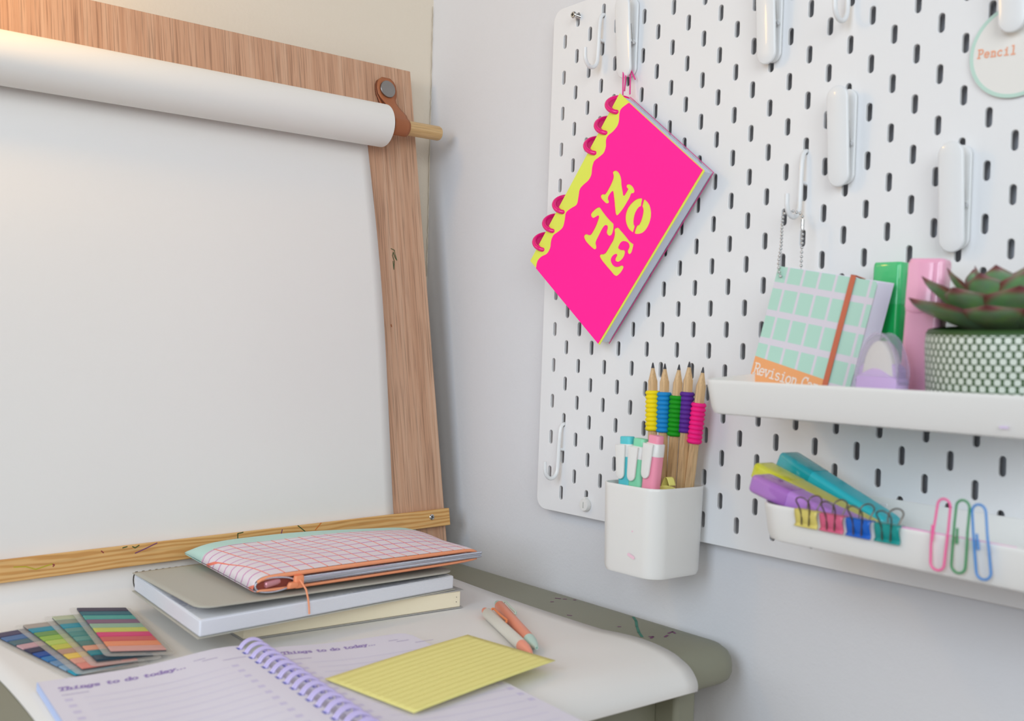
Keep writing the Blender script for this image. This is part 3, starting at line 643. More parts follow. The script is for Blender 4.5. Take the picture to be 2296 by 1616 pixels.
# ------------------------------------------------------------------ upper tray: revision cards, chain, highlighters, corrector, succulent
PT = Vector((-.045, -.3290, -.2684)); PB = Vector((-.057, -.3120, -.3662))
zx = (PT-PB).normalized(); xx = Vector((0, -math.cos(math.radians(9.7)), -math.sin(math.radians(9.7)))); xx = (xx-zx*xx.dot(zx)).normalized()
rc = thing('revision_cards', 'pad of mint squared revision cards with an orange elastic, leaning in the tray', 'card pad', frame(PT, xx, zx.cross(xx), zx))
PW, PH = .0935, .1005
gm = mat('mint_grid_cover', (178, 220, 204), .6)
def grid_mat(m, base, line, px, wx, ox, pz, wz, oz, ax=('X', 'Z'), line2=None):
    nt, b_ = nodes_of(m); tc = nt.nodes.new('ShaderNodeTexCoord'); sp = nt.nodes.new('ShaderNodeSeparateXYZ'); nt.links.new(tc.outputs['Object'], sp.inputs[0])
    def mask(axis, p, w, o):
        a = nt.nodes.new('ShaderNodeMath'); a.operation = 'ADD'; a.inputs[1].default_value = o+100*p; nt.links.new(sp.outputs[axis], a.inputs[0])
        c = nt.nodes.new('ShaderNodeMath'); c.operation = 'DIVIDE'; c.inputs[1].default_value = p; nt.links.new(a.outputs[0], c.inputs[0])
        f = nt.nodes.new('ShaderNodeMath'); f.operation = 'FRACT'; nt.links.new(c.outputs[0], f.inputs[0])
        g = nt.nodes.new('ShaderNodeMath'); g.operation = 'LESS_THAN'; g.inputs[1].default_value = w/p; nt.links.new(f.outputs[0], g.inputs[0]); return g.outputs[0]
    m1, m2 = mask(ax[0], px, wx, ox), mask(ax[1], pz, wz, oz)
    mx = nt.nodes.new('ShaderNodeMix'); mx.data_type = 'RGBA'; mx.inputs['A'].default_value = (*lin(base), 1); mx.inputs['B'].default_value = (*lin(line2 or line), 1); nt.links.new(m2, mx.inputs['Factor'])
    my = nt.nodes.new('ShaderNodeMix'); my.data_type = 'RGBA'; my.inputs['B'].default_value = (*lin(line), 1); nt.links.new(mx.outputs['Result'], my.inputs['A']); nt.links.new(m1, my.inputs['Factor'])
    nt.links.new(my.outputs['Result'], b_.inputs['Base Color'])
grid_mat(gm, (182, 222, 206), (222, 216, 226), .0154, .0024, -.0098, .0236, .0054, .0188)
mb = MB(); mb.fill([[(0, -PH), (PW, -PH)]+[(PW-.004+.004*math.cos(a), -.004+.004*math.sin(a)) for a in [i*PI/12 for i in range(7)]]+[(0, 0)]], -.0007, 0, XZ); mb.build('squared_cover', gm, rc, smooth=0)
MB().hexa([(.001, .0008, -PH+.001), (PW-.0005, .0008, -PH+.001), (PW+.0055, .0125, -PH+.001), (.002, .0125, -PH+.001)], [(.001, .0008, -.0005), (PW-.0005, .0008, -.0005), (PW+.0055, .0125, .0012), (.002, .0125, .0012)]).build('card_block', M_EDGEP, rc, bevel=.0004)
MB().box(.002, PW+.006, .0126, .0132, -PH, .0018).build('back_board', M_LAV, rc)
mb = MB(); mb.fill([[(0, -PH), (.0715, -PH), (.0715, -PH+.0175), (0, -PH+.0230)]], 0, .0001, Tr(0, 0, 0) @ XZ); mb.build('orange_band', mat('band_orange', (244, 170, 112), .6), rc, smooth=0)
mb = MB(); text(mb, 'Revision Cards', .0088, Ry(2.0) @ Tr(.0055, -.0003, -PH+.0088) @ XZ, .13, .62, wide=1.0); mb.build('lettering', mat('band_text', (240, 226, 216), .6), rc, smooth=0)
mb = MB(); P_ = [(.0722, -.0012, -PH-.0006), (.0722, -.0012, .0012), (.0722, .0168, .0016), (.0722, .0168, -PH-.0006)]
mb.box(.0700, .0746, -.0014, -.0008, -PH, .0020).box(.0700, .0746, -.0014, .0138, .0014, .0020); mb.build('elastic_band', mat('elastic_rust', (206, 112, 82), .7, bump=.3, bscale=1200), rc)
chn = thing('ball_chain', 'silver ball chain looped over a hook and through the revision cards', 'chain', board(.3245, -.2215))
def CP(s_, z_, d_): return ((s_-.3245), -d_, z_+.2215)
cp = spline([CP(.3335, -.2700, .0195), CP(.3335, -.2263, .020), CP(.3290, -.2215, .0195), CP(.3215, -.2188, .0205), CP(.3170, -.2215, .0235), CP(.3185, -.2300, .0275), CP(.3262, -.2510, .0385), CP(.3296, -.2640, .0455), CP(.3316, -.2720, .0478), CP(.3330, -.2765, .0480), CP(.3345, -.2782, .0475)], 16, False)
mb = MB(); acc = 0; last = Vector(cp[0]); pos = [last]
for p in cp[1:]:
    p = Vector(p)
    while (p-last).length > .0038:
        last = last+(p-last).normalized()*.0038; pos.append(last)
for p in pos: mb.sphere(p, .00135, 10)
mb.tube(cp[::3], .0002, 6)
mb.build('beads', M_CHROME, chn, smooth=60)
MB().lathe([(.0009, -.0042), (.0015, -.0040), (.0015, .0040), (.0009, .0042)], 14, Tr(*CP(.3335, -.2310, .0198))).build('connector', M_CHROME, chn)

def rrz(w, d, rad, z, cx=0, cy=0): return [(x, y, z) for x, y in rrect(w, d, rad, 6, cx, cy)]
def big_hl(nm, rgb, cap_rgb, W, Dp, L, capL, trans, flap=True):
    """Chunky highlighter, cap at +z, origin at the top of the cap."""
    r = thing('highlighter', '', 'highlighter', Matrix.Identity(4))
    body = mat('marker_'+nm, rgb, .32, coat=.3)
    cap = mat('marker_cap_'+nm, cap_rgb, .12, coat=.6, alpha=1-trans*2.2)
    MB().loft([rrz(W*.90, Dp*.86, .003, -L), rrz(W*.97, Dp*.96, .004, -L+.003), rrz(W*.97, Dp*.96, .004, -capL+.0005)]).build('barrel', body, r, smooth=40)
    o = MB().loft([rrz(W, Dp, .0045, -capL), rrz(W, Dp, .0045, -.004), rrz(W*.98, Dp*.97, .0043, -.0015), rrz(W*.9, Dp*.86, .003, 0)]).build('cap', cap, r, smooth=40)
    MB().loft([rrz(W*.62, Dp*.62, .003, -capL+.001), rrz(W*.58, Dp*.55, .003, -capL*.62), rrz(W*.3, Dp*.35, .001, -capL*.56), rrz(W*.26, Dp*.28, .001, -capL*.36)]).build('nib', mat('nib_'+nm, tuple(int(v*.8) for v in rgb), .5), o, smooth=40)
    if flap:
        q = [(-W*.34, 0), (W*.34, 0), (W*.34, -capL*.84)]+[(W*.34*math.cos(a), -capL*.84+W*.16*math.sin(a)) for a in [-PI*i/8 for i in range(1, 8)]]+[(-W*.34, -capL*.84)]
        MB().fill([q], -.0006, .0006, Tr(-W*.1, -Dp/2-.0006, -.003) @ XZ, bevel=.0003).build('cap_clip', mat('marker_flap_'+nm, cap_rgb, .2, coat=.5), o, smooth=40)
    return r
h = big_hl('green', (14, 186, 92), (70, 214, 132), .0262, .0150, .1110, .033, .10, False); h.matrix_basis = lean((.4160, -.2676, .0175), (.4140, -.379, .0180)) @ Rz(-3); tag(h, 'bright green highlighter standing behind the revision cards', 'highlighter')
h = big_hl('pink', (242, 176, 204), (246, 178, 206), .0265, .0170, .1080, .0375, .0, True); h.matrix_basis = lean((.4745, -.2722, .066), (.4700, -.380, .068)) @ Rz(6); tag(h, 'pale pink highlighter standing beside the potted succulent', 'highlighter')

er = thing('domed_eraser', 'small lavender eraser with a clear domed cap in front of the highlighters', 'eraser', board(.4612, -.3862, .102) @ Rz(-8))
def arch(w, h, y0=0.0, n=20): return [(-w/2, y0), (w/2, y0)]+[(w/2*math.cos(a), (h-.024)*math.sin(a)+.024) for a in [PI*i/n for i in range(n+1)]]
lv = mat('eraser_lavender', (206, 178, 226), .3, coat=.3)
wave_ = [(-.0180+.036*i/16, .0318+.0036*math.cos((i/16-.45)*5.4)) for i in range(17)]
MB().fill([[(-.0180, 0), (.0180, 0)]+list(reversed(wave_))], -.0062, .0062, XZ, bevel=.0015).build('case', lv, er, smooth=45)
MB().fill([[(-.0170, .0240), (.0170, .0240)]+[(.0170*math.cos(a), .0325+.0085*math.sin(a)) for a in [PI*i/14 for i in range(1, 14)]]], -.0050, .0050, XZ, bevel=.001).build('inner_case', mat('eraser_lavender_inner', (196, 166, 220), .4), er, smooth=45)
MB().fill([arch(.0275, .0545, .018)], -.0054, .0054, XZ, bevel=.0015).build('eraser_block', mat('eraser_white', (226, 222, 214), .6), er, smooth=45)
MB().fill([arch(.0364, .0600, .026), arch(.0346, .0588, .0265)], -.0060, .0060, XZ, bevel=.0004).build('cap_rim', mat('dome_tint', (196, 180, 216), .1, alpha=.32, coat=.5), er, smooth=45)
MB().fill([arch(.0360, .0598, .030)], -.0010, .0006, Tr(0, -.0066, 0) @ XZ, bevel=.0006).build('clear_cap', mat('dome_clear', (236, 232, 242), .05, coat=1.0, alpha=.16), er, smooth=45)

# succulent
SP = board(.5365, -.3816, .0655) @ Rx(4.6)
pot = thing('potted_succulent', 'green echeveria with maroon tips in a green pot dotted with white dashes', 'potted plant', SP)
pm = mat('dotted_pot', (56, 88, 46), .45, bump=.1, bscale=400)
nt, bs = nodes_of(pm)
def MN(op, a, b_=None, c=None):
    n = nt.nodes.new('ShaderNodeMath'); n.operation = op
    for i, v in enumerate((a, b_, c)):
        if v is None: continue
        if isinstance(v, (int, float)): n.inputs[i].default_value = v
        else: nt.links.new(v, n.inputs[i])
    return n.outputs[0]
tc = nt.nodes.new('ShaderNodeTexCoord'); sp = nt.nodes.new('ShaderNodeSeparateXYZ'); nt.links.new(tc.outputs['Object'], sp.inputs[0])
row = MN('DIVIDE', MN('ADD', sp.outputs['Z'], 1.0005), .00435); fr = MN('FLOOR', row); fz = MN('FRACT', row)
ang = MN('MULTIPLY', MN('ARCTAN2', sp.outputs['Y'], sp.outputs['X']), 60/(2*PI))
an2 = MN('ADD', ang, MN('ADD', MN('MULTIPLY', fr, .5), MN('MULTIPLY', MN('SINE', MN('MULTIPLY', fr, 12.9)), .12))); fa = MN('FRACT', MN('ADD', an2, 1000.0))
dx = MN('DIVIDE', MN('ABSOLUTE', MN('SUBTRACT', fa, .5)), .345); dz = MN('DIVIDE', MN('ABSOLUTE', MN('SUBTRACT', fz, .5)), .47)
rr4 = MN('ADD', MN('POWER', dx, 3.0), MN('POWER', dz, 3.0)); ins = MN('LESS_THAN', rr4, 1.0)
ins = MN('MULTIPLY', ins, MN('LESS_THAN', sp.outputs['Z'], .0575))
mx = nt.nodes.new('ShaderNodeMix'); mx.data_type = 'RGBA'; mx.inputs['A'].default_value = (*lin((56, 86, 46)), 1); mx.inputs['B'].default_value = (*lin((216, 224, 214)), 1)
nt.links.new(ins, mx.inputs['Factor']); nt.links.new(mx.outputs['Result'], bs.inputs['Base Color'])
MB().lathe([(.0470, 0), (.0520, .003), (.0545, .012), (.0548, .050), (.0540, .0580), (.0525, .0605), (.0500, .0610), (.0490, .056), (.0001, .054)], 72).build('pot', pm, pot, smooth=50)
MB().lathe([(.0488, .0555), (.03, .0585), (.0001, .060)], 40, None, False, False).build('soil', mat('soil', (58, 44, 34), .95, bump=.6, bscale=300), pot)
lm = mat('succulent_leaf', (82, 114, 78), .42, coat=.1)
nt, bs = nodes_of(lm)
tc = nt.nodes.new('ShaderNodeTexCoord'); sp = nt.nodes.new('ShaderNodeSeparateXYZ'); nt.links.new(tc.outputs['Object'], sp.inputs[0])
ed_ = MN('ADD', MN('ADD', MN('MULTIPLY', sp.outputs['X'], .50), MN('MULTIPLY', MN('POWER', MN('MAXIMUM', sp.outputs['X'], 0.0), 8.0), .5)), MN('MULTIPLY', MN('POWER', MN('ABSOLUTE', sp.outputs['Y']), 2.0), 4.4))
rp = ramp(nt, [(0, (146, 172, 120)), (.40, (128, 166, 116)), (.66, (118, 152, 108)), (.80, (132, 82, 80)), (.92, (102, 44, 52))]); nt.links.new(ed_, rp.inputs['Fac'])
nz = nt.nodes.new('ShaderNodeTexNoise'); nz.inputs['Scale'].default_value = 5; nt.links.new(tc.outputs['Object'], nz.inputs['Vector'])
mx = nt.nodes.new('ShaderNodeMix'); mx.data_type = 'RGBA'; mx.blend_type = 'SOFT_LIGHT'; mx.inputs['Factor'].default_value = .5; nt.links.new(rp.outputs['Color'], mx.inputs['A']); nt.links.new(nz.outputs['Color'], mx.inputs['B']); nt.links.new(mx.outputs['Result'], bs.inputs['Base Color'])
def leaf_mesh():
    mb = MB(); rings = []
    for i in range(15):
        t = i/14
        w = .35*(.40+.60*math.sin(PI*min(1, (t*.80+.06)))**1.0)*(1-max(0, (t-.72)/.28)**1.8)+.004
        if t < .1: w *= .85
        th = .105*(1-t*.55)*(1-max(0, (t-.86)/.14)**2*.9)
        up = .16*t*t
        rings.append([(t, w*math.cos(2*PI*j/18), up+th*math.sin(2*PI*j/18)*(1.0 if math.sin(2*PI*j/18) < 0 else .45)+.10*(w*math.cos(2*PI*j/18))**2/.12*.6) for j in range(18)])
    mb.loft(rings); return mb
proto = leaf_mesh().build('leaf', lm, pot, smooth=60)
cnt = 0
rng = random.Random(11)
for (n, el, L, z, r0, off) in [(8, 6, .0590, .0610, .010, 10), (8, 22, .0560, .0620, .009, 30), (7, 42, .0480, .0630, .007, 5), (6, 58, .0400, .0640, .005, 25), (5, 73, .0310, .0650, .002, 0), (3, 84, .022, .066, .001, 20)]:
    for k in range(n):
        az = off+360*k/n+rng.uniform(-5, 5); e = el+rng.uniform(-5, 5); s_ = L*rng.uniform(.93, 1.06)
        o = proto if cnt == 0 else proto.copy()
        if cnt: COL.objects.link(o); o.parent = pot
        cnt += 1
        o.matrix_basis = Tr(0, 0, z) @ Rz(az) @ Tr(r0, 0, 0) @ Ry(-e) @ Matrix.Diagonal((s_, s_*1.0, s_, 1))

# ------------------------------------------------------------------ lower tray: highlighters, binder clips, paper clips
def lay(top, bot, roll=0):
    a = Vector((-top[2], -top[0], top[1])); b_ = Vector((-bot[2], -bot[0], bot[1]))
    z = (a-b_).normalized(); y = Vector((0, 0, 1)); y = -(y-z*y.dot(z)).normalized(); x = y.cross(z)
    return frame(a, x, y, z) @ Rz(roll)
for (nm, rgb, cap, t, b_, lb, tr) in [('teal', (44, 186, 200), (26, 184, 198), (.3408, -.4292, .0400), (.4400, -.4700, .0460), 'teal highlighter lying rearmost in the lower tray, against the pegboard', .12),
                                  ('yellow', (206, 200, 92), (226, 226, 40), (.3395, -.4370, .0720), (.4380, -.4700, .0740), 'yellow highlighter lying between the purple and teal ones in the tray', .12),
                                  ('purple', (186, 132, 214), (190, 124, 218), (.3610, -.4428, .1030), (.4620, -.4705, .1010), 'purple highlighter lying foremost in the lower tray behind the binder clips', .12)]:
    h = big_hl(nm, rgb, cap, .0245, .0150, .1060, .034, tr, False); h.matrix_basis = lay(t, b_); tag(h, lb, 'highlighter', 'highlighters lying in the lower tray')

def binder():
    r = thing('binder_clip', '', 'binder clip', Matrix.Identity(4), 'binder clips on the tray rim')
    prof = [(-.0042, -.0020), (-.0040, .0004), (-.0032, .0010), (.0032, .0010), (.0040, .0004), (.0042, -.0020), (.0016, -.0090), (.0022, -.0106), (.0031, -.0110)]
    pts = []
    side = [(-.0031, -.0112), (-.0022, -.0104), (-.0014, -.0090), (-.0036, -.0030), (-.0036, .0004), (-.0028, .0010), (.0028, .0010), (.0036, .0004), (.0036, -.0030), (.0014, -.0090), (.0022, -.0104), (.0031, -.0112)]
    def fn(a, t):
        y, z = side[round(t*(len(side)-1))]
        xw = .0094*(1-.07*math.sin(PI*max(0, min(1, (-z-.001)/.009))))
        return ((a-.5)*2*xw, y, z)
    MB().grid(fn, 8, len(side)-1).build('clip_body', mat('binder_yellow', (222, 206, 112), .35, coat=.2), r, smooth=40, solid=.0006)
    for sgn in (-1, 1):
        y = sgn*.0034
        p = [(-.0030, y*.95, -.0098), (-.0034, y*1.1, -.002), (-.0046, y*1.7, .0040), (-.0052, y*2.3, .0072), (-.0040, y*2.7, .0094), (-.0014, y*2.9, .0107), (.0014, y*2.9, .0107), (.0040, y*2.7, .0094), (.0052, y*2.3, .0072), (.0046, y*1.7, .0040), (.0034, y*1.1, -.002), (.0030, y*.95, -.0098)]
        MB().tube(spline(p, 4, False), .00055, 8).build('wire_handle', M_NICKEL, r, smooth=60)
    return r
b0 = binder(); bi = 0
FD = .1244
for (nm, rgb, s_, lb) in [('yellow', (222, 206, 112), .4208, 'pale yellow binder clip, leftmost on the lower tray rim'), ('pink', (218, 98, 134), .4416, 'pink binder clip on the lower tray rim'), ('blue', (12, 98, 200), .4626, 'blue binder clip on the lower tray rim'), ('teal', (6, 150, 146), .4842, 'teal green binder clip, nearest the paper clips on the tray rim')]:
    M_ = board(s_, -.4546-(s_-.3715)*.0122-.0006, FD) @ Ry(.7)
    if bi == 0: o = b0; o.matrix_basis = M_; o['label'] = lb
    else: o = dup(b0, M_, lb); recolour(o, 'clip_body', mat('binder_'+nm, rgb, .35, coat=.2))
    bi += 1

def pclip(nm, rgb, M_, lb, kind):
    m = mat('coated_wire_'+nm, rgb, .3, coat=.3); mb = MB(); r = .0046; H = .0222
    y0 = -.0012
    if kind == 0:
        p = [(-r-.0016, y0-.001, .0035), (-r-.0016, y0-.001, -.0060)]
        p = [(-r-.0012, y0, .0055), (-r-.0008, y0, -.008), (-r-.0002, y0, -.015)]+[(-r*math.cos(a), y0, -.0180-r*math.sin(a)) for a in [PI*i/12 for i in range(13)]]+[(r, y0, -.010), (r, y0+.0006, .004), (r*.95, y0+.0008, .016)]+[(r*math.cos(a)*.92, y0+.0008, .0190+r*math.sin(a)) for a in [PI*i/12 for i in range(13)]]+[(-r*.98, y0+.0004, .010), (-r, y0-.0012, -.0045)]
        mb.tube(p, .00078, 10)
    else:
        p = [(r+.0006, y0-.0012, -.0065), (r, y0-.0006, .004), (r*.96, y0+.0004, .016)]+[(r*math.cos(a)*.94, y0+.0006, .0190+r*math.sin(a)) for a in [PI*i/12 for i in range(13)]]+[(-r, y0+.0004, .008), (-r, y0, -.008)]+[(-r*math.cos(a), y0, -.0180-r*math.sin(a)) for a in [PI*i/12 for i in range(13)]]+[(r, y0, -.010), (r-.0002, y0, .0050)]
        mb.tube(p, .00078, 10)
        mb.tube([(-r+.0022, y0+.0002, .0055), (-r+.0026, y0, -.0045)], .00078, 10)
    o = mb.build('paper_clip', m, M=M_, smooth=60)
    return tag(o, lb, 'paper clip', 'paper clips on the tray rim')
for (nm, rgb, s_, z_, tl, lb, k) in [('pink', (250, 104, 168), .5213, -.4568, 4, 'pink paper clip on the lower tray rim', 0), ('green', (58, 150, 92), .5345, -.4560, 2, 'green paper clip on the lower tray rim', 1), ('blue', (66, 142, 216), .5478, -.4572, -7, 'blue paper clip on the lower tray rim', 1)]:
    pclip(nm, rgb, board(s_, z_, .1262) @ Ry(tl), lb, k)

# ------------------------------------------------------------------ pile of books on the desk
Z0 = D+.0016
bk = thing('book', 'thick cream paged book at the bottom of the pile on the desk', 'book', Tr(-.2565, -.031, Z0) @ Rz(-1.1))
MB().box(-.1155, .1170, -.0005, .150, 0, .0009).build('back_cover', M_COVERG, bk, smooth=0)
MB().box(-.1150, .1140, .0005, .148, .0010, .0168).build('page_block', M_EDGEC, bk, bevel=.0006)
MB().box(-.1155, .1175, -.0005, .150, .0169, .0178).build('front_cover', M_COVERG, bk, smooth=0)
MB().box(.1088, .1094, .0000, .0006, .0060, .0066).box(.1090, .1095, .0000, .0006, .0108, .0114).build('ink_speck', M_DARK, bk, smooth=0)

ZB = Z0+.0182
gn = thing('wire_bound_notebook', 'grey covered wire bound notebook lying in the middle of the pile', 'notebook', Tr(-.287, -.048, ZB) @ Rz(6.9))
gi = gn.matrix_basis.inverted()
G = lambda x, y, h: gi @ Vector((x, y, D+h))
FLb, FRb, BRb, BLb = (-.4285, -.0665), (-.1480, -.0315), (-.1500, .140), (-.4175, .118)
def gq(h, ins=0.0, lift=(0, 0, 0, 0)):
    cx = sum(p[0] for p in (FLb, FRb, BRb, BLb))/4; cy = sum(p[1] for p in (FLb, FRb, BRb, BLb))/4
    return [G(p[0]+(cx-p[0])*ins, p[1]+(cy-p[1])*ins, h+l) for p, l in zip((FLb, FRb, BRb, BLb), lift)]
MB().hexa(gq(.0199), gq(.0207)).build('back_cover', M_GREYC, gn, smooth=0, bevel=.0003)
MB().hexa(gq(.0208, .012), gq(.0345, .012, (.0005, -.0005, .002, .002))).build('page_block', M_EDGEW, gn, bevel=.0018, seg=3)
mb = MB()
for k in range(30):      # squares of the ruled paper showing on the front page edges
    t = .16+.80*k/29
    p = Vector(FLb).lerp(Vector(FRb), t); q = Vector((p.x, p.y))+Vector((.006*0, .0020))
    a = G(q.x, q.y-.0008, .0235+.004*((k*7) % 3)/3); c = G(q.x+.0004, q.y-.0008, .0332)
    mb.hexa([a, a+Vector((.0004, 0, 0)), a+Vector((.0004, .0003, 0)), a+Vector((0, .0003, 0))], [Vector((a.x, a.y, c.z)), Vector((a.x+.0004, a.y, c.z)), Vector((a.x+.0004, a.y+.0003, c.z)), Vector((a.x, a.y+.0003, c.z))])
mb.build('ruled_edge_marks', mat('ruled_marks', (198, 202, 216), .8), gn, smooth=0)
def cov(a, t):
    A, B_, C_, D_ = [Vector(p) for p in (FLb, FRb, BRb, BLb)]
    # rounded front corners
    p = (A*(1-a)+B_*a)*(1-t)+(D_*(1-a)+C_*a)*t
    ca = min(a, 1-a)*.28; cb = t*.17; R = .014
    if ca < R and cb < R:
        dd = math.sqrt((R-ca)**2+(R-cb)**2); mx_ = max(R-ca, R-cb)
        if dd > 1e-6:
            f = mx_/dd; sx_ = 1 if a < .5 else -1
            p = p+Vector((sx_*((R-ca)-(R-ca)*f), ((R-cb)-(R-cb)*f)))
    lift = .0062*(1-a)**2*(1-t)+.0024*(1-t)+.0010*math.sin(PI*a)
    return G(p.x, p.y, .0356+lift+.0018*t)
MB().grid(cov, 40, 30).build('grey_cover', M_GREYC, gn, smooth=60, solid=.0007)
mb = MB()
for k in range(40):
    p = Vector(BLb).lerp(Vector(BRb), .02+.96*k/39)
    c = G(p.x, p.y+.002, .029)
    mb.tube([c+Vector((0, .0072*math.cos(2*PI*i/16), .0085*math.sin(2*PI*i/16))) for i in range(16)], .0006, 6, True)
mb.build('wire_coil', mat('dark_wire', (58, 52, 46), .4, .6), gn, smooth=60)

# zip pouch
FL, FR, BR, BL = [Vector(p) for p in ((-.3720, -.0440), (-.1150, -.0235), (-.0990, .128), (-.3610, .134))]
ax = (FR-FL).normalized(); ang_ = math.atan2(ax.y, ax.x)
ZC = D+.0446
po = thing('zip_pouch', 'flat pink and orange squared zip pouch with a mint edge on top of the notebooks', 'pouch', Tr(FL.x, FL.y, ZC) @ Rz(math.degrees(ang_)))
pi_ = po.matrix_basis.inverted()
def pq(a, b): p = (FL*(1-a)+FR*a)*(1-b)+(BL*(1-a)+BR*a)*b; q = pi_ @ Vector((p.x, p.y, ZC)); return q.x, q.y
def thick(a, b):
    n_ = 22-13*min(1, b*2.5); e = (1-abs(2*a-1)**n_)**.5 if abs(2*a-1) < 1 else 0
    eb = (1-max(0, (b-.84)/.16)**2.4)
    wav = .0012*math.sin(9*a+4*b)*math.sin(PI*b)+.0016*math.sin(5.3*a-7*b+1)*math.sin(PI*b)
    bul = .0112*math.sin(PI*min(1, b*.52+.08))**.9*(.62+.38*math.sin(PI*min(1, .12+a*.88)))
    return e*((.0085*(1-.12*a)*(1-b)+.0030*b)+bul*eb*1.0+wav)+.0012
def sinksag(a, b): return .0022*(1-math.sin(PI*a)**.5)*1.0
def pouch_top(b0, b1):
    def fn(u_, v_):
        b = b0+(b1-b0)*v_; x, y = pq(u_, b); lift = .0016*(1-abs(2*u_-1)**4)
        # sides bulge out a little so the seam sits on the side
        return (x, y, lift*0+thick(u_, b)+.0028)
    return fn
def pouch_bot(b0, b1):
    def fn(u_, v_):
        b = b0+(b1-b0)*v_; x, y = pq(u_, b); e = (1-abs(2*u_-1)**9)**.55
        return (x, y, .0028-.0026*e*(1-max(0, (b-.7)/.3)**2))
    return fn
fab = mat('squared_fabric', (234, 222, 228), .75)
grid_mat(fab, (236, 226, 232), (248, 134, 110), .0149, .0013, 0, .0140, .0016, .002, ('X', 'Y'), (206, 124, 186))
nt, bs = nodes_of(fab); tcx = nt.nodes.new('ShaderNodeTexCoord'); nzz = nt.nodes.new('ShaderNodeTexNoise'); nzz.inputs['Scale'].default_value = 1400; nt.links.new(tcx.outputs['Object'], nzz.inputs['Vector'])
bpn = nt.nodes.new('ShaderNodeBump'); bpn.inputs['Strength'].default_value = .25; bpn.inputs['Distance'].default_value = .0006; nt.links.new(nzz.outputs['Fac'], bpn.inputs['Height']); nt.links.new(bpn.outputs['Normal'], bs.inputs['Normal'])
BM = .73
mb = MB(); mb.grid(pouch_top(0, BM), 110, 40); mb.grid(pouch_bot(0, BM), 110, 20, None, True); mb.build('squared_body', fab, po, smooth=70, solid=.0004)
mb = MB(); mb.grid(pouch_top(BM, 1), 110, 20); mb.grid(pouch_bot(BM, 1), 110, 8, None, True); mb.build('mint_edge', M_MINT, po, smooth=70, solid=.0004)
# zip along the front: tape above and below, teeth between; open at the left end
def front_z(a): return thick(a, 0)+.0028, .0028-.0026*(1-abs(2*a-1)**9)**.55
xw = (FR-FL).length
def zip_y(x): return -.0008-.0014*math.sin(PI*max(0, min(1, x/xw)))
def tape(lo, hi):
    def fn(u_, v_):
        a = .012+.976*u_; zt, zb = front_z(a); f = lo+(hi-lo)*v_
        return (xw*a, zip_y(xw*a)-.0012*math.sin(PI*v_), zb+(zt-zb)*f)
    return fn
mb = MB(); mb.grid(tape(.74, 1.0), 60, 4); mb.grid(tape(0.0, .18), 60, 4); mb.build('orange_tape', M_ORANGE, po, smooth=60, solid=.0005)
XS = .0410     # the slider
mb = MB(); n = 150
for k in range(n):
    x = XS+.006+(xw*1.006-XS-.006)*k/(n-1); a = min(.995, x/xw); zt, zb = front_z(min(.97, a)); zc = zb+(zt-zb)*.48
    for sg in (-1, 1):
        mb.sphere((x+(.0006 if sg > 0 else 0), zip_y(x)-.0016, zc+sg*.0018), .00105, 6, None, (1, 1, 1.5))
    mb.sphere((x, zip_y(x)-.0020, zc), .0006, 6)
mb.tube([(XS+.004, zip_y(XS)-.0010, .0070), (xw*.5, zip_y(xw*.5)-.0010, front_z(.5)[0]*.48+.001), (xw*1.004, -.0012, .0060)], .0022, 8)
# opened teeth curving round the gap at the left end
loop = [(XS-.002, -.0026, .0085), (XS-.010, -.0028, .0112), (XS-.022, -.0022, .0125), (XS-.033, -.0014, .0118), (XS-.0385, -.0008, .0085), (XS-.0385, -.0008, .0045), (XS-.034, -.0014, .0015), (XS-.024, -.0022, .0002), (XS-.012, -.0026, .0012), (XS-.003, -.0026, .0042)]
lp = spline(loop, 9, False)
for i, p in enumerate(lp): mb.sphere(p, .00095, 6)
mb.tube(lp[::2], .0006, 6)
mb.build('zip_teeth', M_ZIP, po, smooth=60)
mb = MB(); mb.fill([[(p[0], p[2]) for p in lp[::2]]], 0, .0004, Tr(0, .0008, 0) @ XZ); mb.build('zip_opening', mat('pouch_inside', (150, 74, 62), .8), po, smooth=0)
mb = MB(); mb.lathe([(.0020, 0), (.0030, .001), (.0030, .012), (.0022, .0145)], 16, Tr(XS-.030, -.0004, .0066) @ Ry(82)); mb.build('pencil_end', mat('rose_glitter', (214, 150, 158), .3, .4), po)
sl = MB(); sl.loft([rrz(.0085, .0042, .0015, .0012, XS+.0015, -.0045), rrz(.0095, .0050, .0018, .0035, XS+.0012, -.0045), rrz(.0095, .0050, .0018, .0100, XS+.0012, -.0045), rrz(.0085, .0040, .0015, .0118, XS+.0015, -.0042)])
sl.loft([rrz(.0100, .0044, .002, .0022, XS-.0055, -.0052), rrz(.0110, .0048, .002, .0048, XS-.0050, -.0058), rrz(.0090, .0044, .002, .0070, XS-.0045, -.0056)])
sl.build('zip_slider', mat('coral_slider', (248, 156, 112), .45), po, smooth=45)
MB().tube([(XS+.0008, -.0072, .0085), (XS+.0010, -.0110, .0060), (XS+.0016, -.0165, .0015), (XS+.0022, -.0190, -.0060), (XS+.0028, -.0200, -.0130), (XS+.0030, -.0204, -.0190)], .00085, 8).build('pull_cord', M_ORANGE, po, smooth=60)

